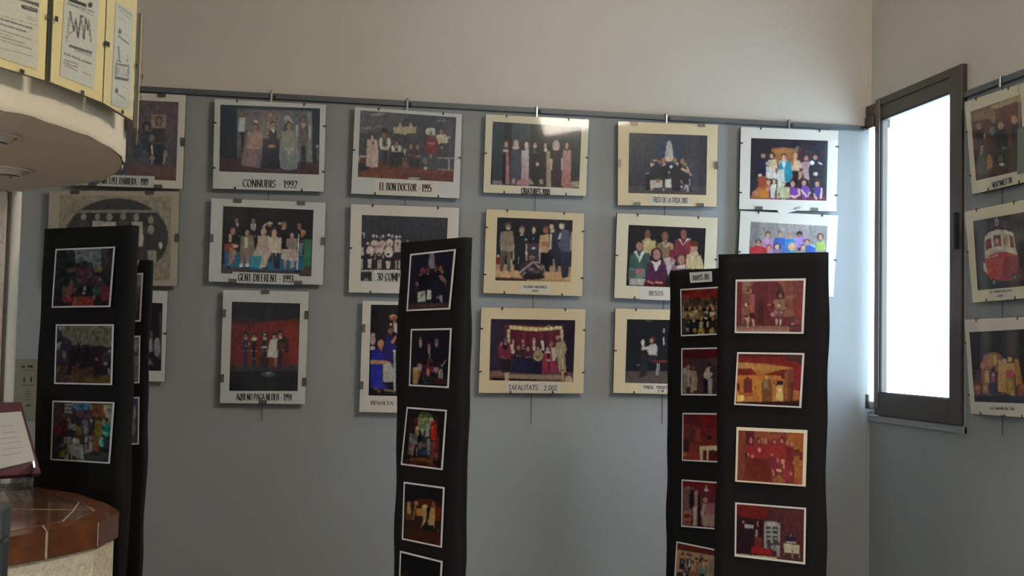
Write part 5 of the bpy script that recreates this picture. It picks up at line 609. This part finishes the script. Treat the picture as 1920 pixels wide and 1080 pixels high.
# ---------------------------------------------------------------- round booth: canopy, posters, pillar, counter
CX, CY, CR, ZF = -1.3148, 2.5586, .922, 1.55+.383
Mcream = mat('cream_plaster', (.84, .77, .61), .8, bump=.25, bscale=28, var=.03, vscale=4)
can = thing('booth_canopy', 'round cream plastered canopy hanging over the booth counter at the left', 'canopy', (CX, CY, ZF))
NS = 160; v = []; f = []; zz = [ZF, ZF+.004, ZF+.010, ZF+.016, ZF+.5, ZC-.001]
for j, z in enumerate(zz):
    for k in range(NS):
        a = 2*math.pi*k/NS; r = CR-(.003, .001, 0, 0, 0, 0)[j]+.0016*math.sin(k*.9)*math.sin(k*.37)+(.002*math.sin(k*2.3) if j < 2 else 0)
        v.append((CX+r*math.cos(a), CY+r*math.sin(a), z+(.0025*math.sin(k*1.7)*math.sin(k*.31) if j == 0 else 0)))
for j in range(len(zz)-1):
    for k in range(NS): f.append((j*NS+k, j*NS+(k+1) % NS, (j+1)*NS+(k+1) % NS, (j+1)*NS+k))
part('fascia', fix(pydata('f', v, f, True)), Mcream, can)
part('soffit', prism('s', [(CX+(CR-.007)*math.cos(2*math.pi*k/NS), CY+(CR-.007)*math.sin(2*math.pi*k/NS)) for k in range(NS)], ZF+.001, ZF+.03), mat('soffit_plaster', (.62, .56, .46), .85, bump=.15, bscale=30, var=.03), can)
for (px, py, r) in ((10, 318, .060), (-12, 254, .048)):
    p = on_level(px, py, ZF); lt = part('downlight', tube('r', [(p.x+math.cos(a)*r, p.y+math.sin(a)*r, ZF-.001) for a in [k*2*math.pi/32 for k in range(32)]], .0045, 8, True), mat('downlight_rim', (.56, .50, .42), .4), can)
    me = bpy.data.meshes.new('b'); bm = bmesh.new()
    bmesh.ops.create_cone(bm, cap_ends=True, segments=32, radius1=r*.62, radius2=r*.85, depth=.016, matrix=Matrix.Translation((p.x, p.y, ZF-.006))); bm.to_mesh(me); bm.free()
    b = part('eyeball', me, mat('downlight_body', (.56, .50, .42), .35), lt)
    me = bpy.data.meshes.new('l'); bm = bmesh.new()
    bmesh.ops.create_cone(bm, cap_ends=True, segments=32, radius1=r*.45, radius2=r*.45, depth=.004, matrix=Matrix.Translation((p.x+.004, p.y-.004, ZF-.0155))); bm.to_mesh(me); bm.free()
    part('lens', me, mat('unlit_lens', (.12, .11, .10), .2), lt)

# posters standing off the canopy
def on_drum(px, py, R):
    d = ray(px, py); dx, dy = d.x, d.y; ox, oy = -CX, -CY
    a = dx*dx+dy*dy; b = 2*(ox*dx+oy*dy); c = ox*ox+oy*oy-R*R; D = b*b-4*a*c
    t = (-b-math.sqrt(max(D, 0)))/(2*a); return EYE+d*t
ART['p1'] = (0, 0, 6.745, '''B c8c5b8;R -300 -800 480 -60 c0bcb0;P 215 -20 490 40 490 90 230 0 5a5a5a;P 262 55 475 115 468 165 262 105 4a4a4c;L 300 85 450 130 10 a8a8a4;L -250 125 470 325 5 6a6a66;L 330 205 470 240 8 8a8a86;L 325 230 465 275 8 8a8a86;L -10 235 405 360 20 68686a;L -10 300 330 405 18 707072;L -100 345 410 510 12 86867f;L -100 395 150 470 10 86867f;L -100 435 310 550 12 808080;L -100 470 400 625 12 86867f;L -100 580 420 715 10 96968f;L 40 240 48 290 8 c8c5b8;L 300 320 306 360 8 c8c5b8;L 110 270 115 315 8 c8c5b8;L 215 300 220 340 8 c8c5b8;N .03''')
ART['p2'] = (90, 0, 4.32, '''B c4c6bc;R 100 -400 420 -100 b0b0a8;P 170 -20 305 30 305 60 165 10 3a3a3e;E 338 40 20 22 4a4a4e;L 150 25 370 100 8 6a6a6a;L 150 25 370 130 7 8a8a88;L 150 340 175 90 14 56565a;L 150 340 175 90 6 c4c6bc;L 175 90 205 260 12 606064;L 205 260 220 150 10 56565a;L 220 150 238 310 12 505054;L 238 310 262 130 12 505054;L 262 130 285 320 12 56565a;L 262 130 285 320 4 c4c6bc;L 285 320 300 140 12 505054;L 300 140 318 250 10 606064;L 318 250 325 160 10 56565a;L 325 160 345 340 14 4a4a4e;L 325 160 345 340 5 c4c6bc;L 165 270 210 250 8 606064;L 250 125 285 135 12 606064;L 165 370 355 430 20 5c5c5e;L 210 405 355 455 16 a0a09c;L 125 432 350 520 12 66666a;L 125 485 240 520 9 78787a;L 125 508 235 545 9 78787a;L 135 530 235 575 9 78787a;L 270 580 345 615 6 86868a;L 180 440 184 460 6 c4c6bc;L 255 470 260 495 6 c4c6bc;N .03''')
ART['p3'] = (90, 0, 4.32, '''B c6cac2;L 565 45 680 130 18 9a9c9a;L 565 75 675 165 12 a4a6a4;L 575 140 660 200 6 a0a2a0;E 580 255 14 22 3c3c40;L 600 265 650 290 8 a8a8a6;L 562 290 655 360 12 5c5c60;L 568 370 575 490 14 77787a;L 550 490 590 500 12 66686a;E 640 455 8 10 8a8a8c;E 638 490 8 14 707072;P 545 510 655 528 648 660 538 640 4c5054;P 553 522 645 538 640 645 548 628 56595d;E 553 735 12 24 3c3c40;L 565 765 628 805 9 55555a;L 600 700 650 722 4 a8aaa8;N .03''')
Myel = mat('yellow_mount', (.88, .75, .38), .7, var=.03, vscale=8)
posters = (('p1', (-24, 118), (83, 150), .245, [(-18, -100), (77, -88), (69, 131), (-16, 103)], 'yellow mounted poster full of text lines, leftmost on the canopy'),
           ('p2', (95, 154), (191, 191), .246, [(123, -40), (187, -14), (175.6, 167), (112, 141.7)], 'yellow mounted poster with a scrawled title, middle of the canopy row'),
           ('p3', (193.5, 192), (248.5, 226), .246, [(217, 2.5), (250, 22.5), (242.8, 207), (208.5, 196)], 'yellow mounted poster with a small dark title box, right end of the canopy row'))
def poster_at(BL, BR, H, label, key=None, pq=None, mount=None, name='poster_frame'):
    u = (BR-BL).normalized(); n = u.cross(Vector((0, 0, 1))).normalized()
    if n.dot(Vector((CX, CY, n.z))-BL) > 0: n = -n
    W = [BL+Vector((0, 0, H)), BR+Vector((0, 0, H)), BR, BL]
    t = thing(name, label, 'poster', (BL+BR)/2, 'posters round the canopy')
    part('backing_board', slab('b', W, n, -.001, -.009), mat('grey_edge_board', '6e706a', .6), t)
    part('mount_board', slab('m', W, n, .0005, -.001), mount or Myel, t)
    part('glass_pane', slab('g', W, n, .0045, .0028), MGL, t)
    to = lambda x, y: on_plane(x, y, BL+n*.001, n)
    if key: print_sheet('poster_print', key, pq, [to(*p) for p in pq], n, .0004, t, 1.2)
    if key == 'p3': lettering(t, 'CONNUBIS', [(218, 121.5), (239.5, 126), (238, 147), (216.8, 143)], to, n, .0008, False, .16, mat('white_ink', (.7, .7, .68), .7))
    for e, k in (('l', .55), ('r', .55), ('b', .55)):
        a, b = {'l': (W[0], W[3]), 'r': (W[1], W[2]), 'b': (W[3], W[2])}[e]; p = a.lerp(b, k); d = (b-a).normalized()
        ins = {'l': (W[1]-W[0]), 'r': (W[0]-W[1]), 'b': (W[0]-W[3])}[e].normalized()
        q = [p-d*.0045-ins*.002, p+d*.0045-ins*.002, p+d*.0045+ins*.005, p-d*.0045+ins*.005]
        part('clip', slab('c', q, n, .0065, .0046), CLIP['S'][2], t)
    return t, W, n
for key, bl, br, H, pq, lb in posters:
    BL = on_drum(*bl, CR+.035); BR = on_drum(*br, CR+.035); BL.z = BR.z = (BL.z+BR.z)/2
    lastBR = BR; poster_at(BL, BR, H, lb, key, pq)
# one more of the row seen edge-on round the bend, and the foot of the upper row
ang = math.atan2(lastBR.y-CY, lastBR.x-CX)
a0, a1 = ang+.10, ang+.34
poster_at(Vector((CX+(CR+.03)*math.cos(a0), CY+(CR+.03)*math.sin(a0), lastBR.z)), Vector((CX+(CR+.03)*math.cos(a1), CY+(CR+.03)*math.sin(a1), lastBR.z)), .246, 'poster frame seen edge-on at the right bend of the canopy')
poster_at(Vector((CX+(CR+.03)*math.cos(ang-.25), CY+(CR+.03)*math.sin(ang-.25), lastBR.z+.262)), Vector((CX+(CR+.03)*math.cos(ang-.005), CY+(CR+.03)*math.sin(ang-.005), lastBR.z+.262)), .246, 'dark red bordered frame just above the right end of the canopy row', mount=mat('dark_red_mount', '5a2a24', .6))

# pillar between counter and canopy
ZT = 1.55-.37
p = on_level(32, 360, ZF); p2 = Vector((p.x, p.y, 0))
pil = thing('booth_pillar', 'rough cream booth wall ending in a smooth white corner post', 'pillar', (p.x-.2, p.y, 0))
part('corner_post', tube('c', [(p.x, p.y, .0), (p.x, p.y, ZF)], .0125, 20), mat('white_post_paint', (.80, .77, .68), .5), pil)
part('stucco_wall', boxes('w', [(p.x-.6, p.x-.022, p.y-.012, p.y+.06, 0, ZF)], .003), mat('rough_stucco', (.62, .55, .46), .9, bump=1, bscale=45), pil)
part('joint', boxes('j', [(p.x-.022, p.x-.012, p.y, p.y+.03, ZT, ZF)]), mat('dark_joint', (.2, .17, .14), .9), pil)  # dark strip between stucco wall and corner post

# tiled counter
Mtile = mat('brown_glazed_tile', (.13, .045, .016), .25, coat=.08, spec=.35, var=.35, vscale=14)
Mtop = mat('brown_top_tile', (.15, .07, .04), .15, coat=.4, var=.2, vscale=10)
Mgrout = mat('pinkish_grout', (.50, .42, .37), .85)
lv = lambda x, y: on_level(x, y, ZT)
O = [(-1.7, 2.02), (-1.0, 2.05), (-.84, 2.10), (-.70, 2.17), (-.585, 2.275)]
O += [tuple(lv(*q)[:2]) for q in ((89, 996), (187, 977), (225.5, 960), (221, 954.5), (200, 943), (146, 925), (63, 912))]+[(-.735, 3.185), (-.85, 3.235), (-1.7, 3.24)]
cnt = thing('booth_counter', 'round booth counter with brown glazed tiles on a cream stucco base', 'counter', (-1.1, 2.7, 0))
cc = (-1.15, 2.7)
def shrink(P, d):
    out = []; n = len(P)
    for i in range(n):
        a, b, c = Vector(P[i-1]), Vector(P[i]), Vector(P[(i+1) % n]); e1 = (b-a).normalized(); e2 = (c-b).normalized()
        n1 = Vector((-e1.y, e1.x)); n2 = Vector((-e2.y, e2.x)); m = (n1+n2); m = m/max(m.length_squared, .3)*1.0
        out.append(tuple(b+m*2*d*.5*1.0 if 0 else b+m*d))
    return out
area2 = sum(O[i][0]*O[(i+1) % len(O)][1]-O[(i+1) % len(O)][0]*O[i][1] for i in range(len(O)))
sg = 1 if area2 > 0 else -1
def shr(P, d):
    a = sum(P[i][0]*P[(i+1) % len(P)][1]-P[(i+1) % len(P)][0]*P[i][1] for i in range(len(P)))
    return shrink(P, d if a > 0 else -d)
part('stucco_base', prism('b', shr(O, .022), 0, ZT-.05), mat('cream_stucco', (.70, .65, .50), .9, bump=1, bscale=60), cnt)
part('grout_bed', prism('g', shr(O, .006), ZT-.052, ZT-.003), Mgrout, cnt)
I = [(-1.7, 2.09), (-1.0, 2.12), (-.87, 2.165), (-.75, 2.24)]
I += [tuple(lv(*q)[:2]) for q in ((18, 998), (80, 984), (143, 972), (178, 956), (172, 951), (150, 940), (104, 926), (61, 919))]+[(-.72, 3.12), (-.84, 3.165), (-1.7, 3.17)]
I[4] = tuple(lv(14, 999)[:2])
for i in range(len(O)-1):
    if i == 7: continue
    q = [O[i], O[i+1], I[i+1], I[i]]
    part('tile', prism('t', shr(q, .0035), ZT-.054, ZT, .0015), Mtile, cnt)
q = [O[7], O[8], I[8], I[7]]; part('tile', prism('t', shr(q, .002), ZT-.054, ZT, .001), Mtile, cnt)
def L2(*pp): return [tuple(lv(*q)[:2]) for q in pp]
field = [L2((150, 940), (176, 955), (139, 954.5)), L2((139, 955.5), (177, 956.5), (143, 971), (118, 975.5)),
         L2((61, 919), (104, 926.5), (149, 940), (138, 954.5), (-30, 953.5), (-20, 915)),
         L2((-30, 955), (138, 956), (117, 976), (58, 988), (14, 998), (-30, 1006))]
for q in field: part('tile', prism('t', shr(q, .0038), ZT-.012, ZT-.0003, .0008), Mtop, cnt)

# album on its clear easel
BR = EYE+ray(78, 888)*(2.80/ray(78, 888).dot(cam_fwd)) if 0 else EYE+ray(78, 888)*2.80
TR = EYE+ray(40, 753)*2.885
d = (-cam_right*.70-cam_fwd*.70); d.z = 0; d.normalize()
BL = BR+d*.30; TL = TR+d*.30
up_ = (TR-BR).normalized(); n = d.cross(up_).normalized(); n = n if n.dot(EYE-BR) > 0 else -n
alb = thing('album', 'burgundy album holding a white printed page on the booth counter', 'album', (BL+BR)/2)
part('cover', slab('c', [TL, TR, BR, BL], n, 0, -.016, .002), mat('burgundy_leatherette', '541e2c', .5, bump=.1, bscale=200), alb)
pg = [(-90, 782), (39, 772), (65, 864.5), (-85, 900)]
W = [on_plane(x, y, BR+n*.004, n) for x, y in pg]
sh = part('page', slab('p', W, n, .003, -.0035, .0008), mat('page_paper', (.50, .50, .47), .6), alb)
topg = lambda x, y: on_plane(x, y, BR+n*.0075, n)
for k, (x0, y0, x1, y1) in enumerate(((5, 798, 24, 797), (6, 811, 28, 809.5), (2, 822, 34, 818.5), (0, 832, 40, 827), (4, 843, 44, 837), (0, 854, 40, 848))):
    part('printed_line', slab('l', [topg(x0, y0), topg(x1, y1), topg(x1, y1+1.2), topg(x0, y0+1.2)], n, .0004, -.0002), mat('pale_ink', (.38, .39, .38), .8), sh)
Macr = glass_mat('clear_acrylic', (.66, .68, .69), .34, .12)
es = thing('easel', 'clear acrylic easel with curled hooks holding the burgundy album', 'easel', (BR.x, BR.y, ZT))
def easel_leg(c0):
    """flat hooked acrylic profile: hook, front foot, back foot; c0 = bottom edge point of the album"""
    f_ = Vector((n.x, n.y, 0)).normalized(); z = c0.z-ZT
    pr = [(.040, .020+z), (.034, .034+z), (.022, .030+z), (.024, .010+z), (.012, -.006+z), (.006, -.020+z), (.030, .004), (.048, 0), (.010, 0), (-.02, .018), (-.07, 0), (-.12, 0), (-.078, z*.6), (-.066, z+.07), (-.056, z+.07), (-.020, z-.006), (.010, z-.012), (.030, z-.004)]
    pr = [(a, max(b_, .0005)) for a, b_ in pr]; m_ = len(pr); v = []
    for s in (-.002, .002):
        for a, b_ in pr: v.append(Vector((c0.x, c0.y, ZT+b_))+f_*a+d*s)
    bm = bmesh.new(); vs = [bm.verts.new(p) for p in v]
    for i in range(m_): bm.faces.new((vs[i], vs[(i+1) % m_], vs[m_+(i+1) % m_], vs[m_+i]))
    f1 = bm.faces.new(vs[:m_]); f2 = bm.faces.new(vs[m_:][::-1]); bmesh.ops.triangulate(bm, faces=[f1, f2]); bmesh.ops.recalc_face_normals(bm, faces=bm.faces)
    me = bpy.data.meshes.new('leg'); bm.to_mesh(me); bm.free(); return me
part('leg', easel_leg(BR+d*.035), Macr, es); part('leg', easel_leg(BR+d*.12), Macr, es)
a, b = BR+d*.035, BR+d*.12; f_ = Vector((n.x, n.y, 0)).normalized()
part('cross_bar', slab('x', [Vector((a.x, a.y, ZT+.03))-f_*.02, Vector((b.x, b.y, ZT+.03))-f_*.02, Vector((b.x, b.y, ZT+.012))-f_*.02, Vector((a.x, a.y, ZT+.012))-f_*.02], f_, .002, -.002), Macr, es)

# slate panel whose right edge enters the frame in front of the counter
p = EYE+ray(20, 944)*1.75; q = EYE+ray(6, 1075)*1.75
t = thing('dispenser_post', 'slate grey rounded post edge in the bottom left corner, before the counter', 'post', (p.x-.06, p.y, 0))
b_ = boxes('s', [(p.x-.12, p.x-.004, p.y-.02, p.y+.03, p.z-.055, p.z)], .008)
part('head', b_, mat('slate_plastic', '3f4645', .5), t)
part('post', boxes('s', [(p.x-.105, q.x+.004, p.y-.012, p.y+.022, .03, p.z-.05)], .006), mat('slate_plastic_dark', '30393d', .5), t)
part('foot', boxes('f', [(p.x-.19, p.x+.06, p.y-.1, p.y+.1, 0, .03)], .005), mat('slate_plastic_dark', 0), t)
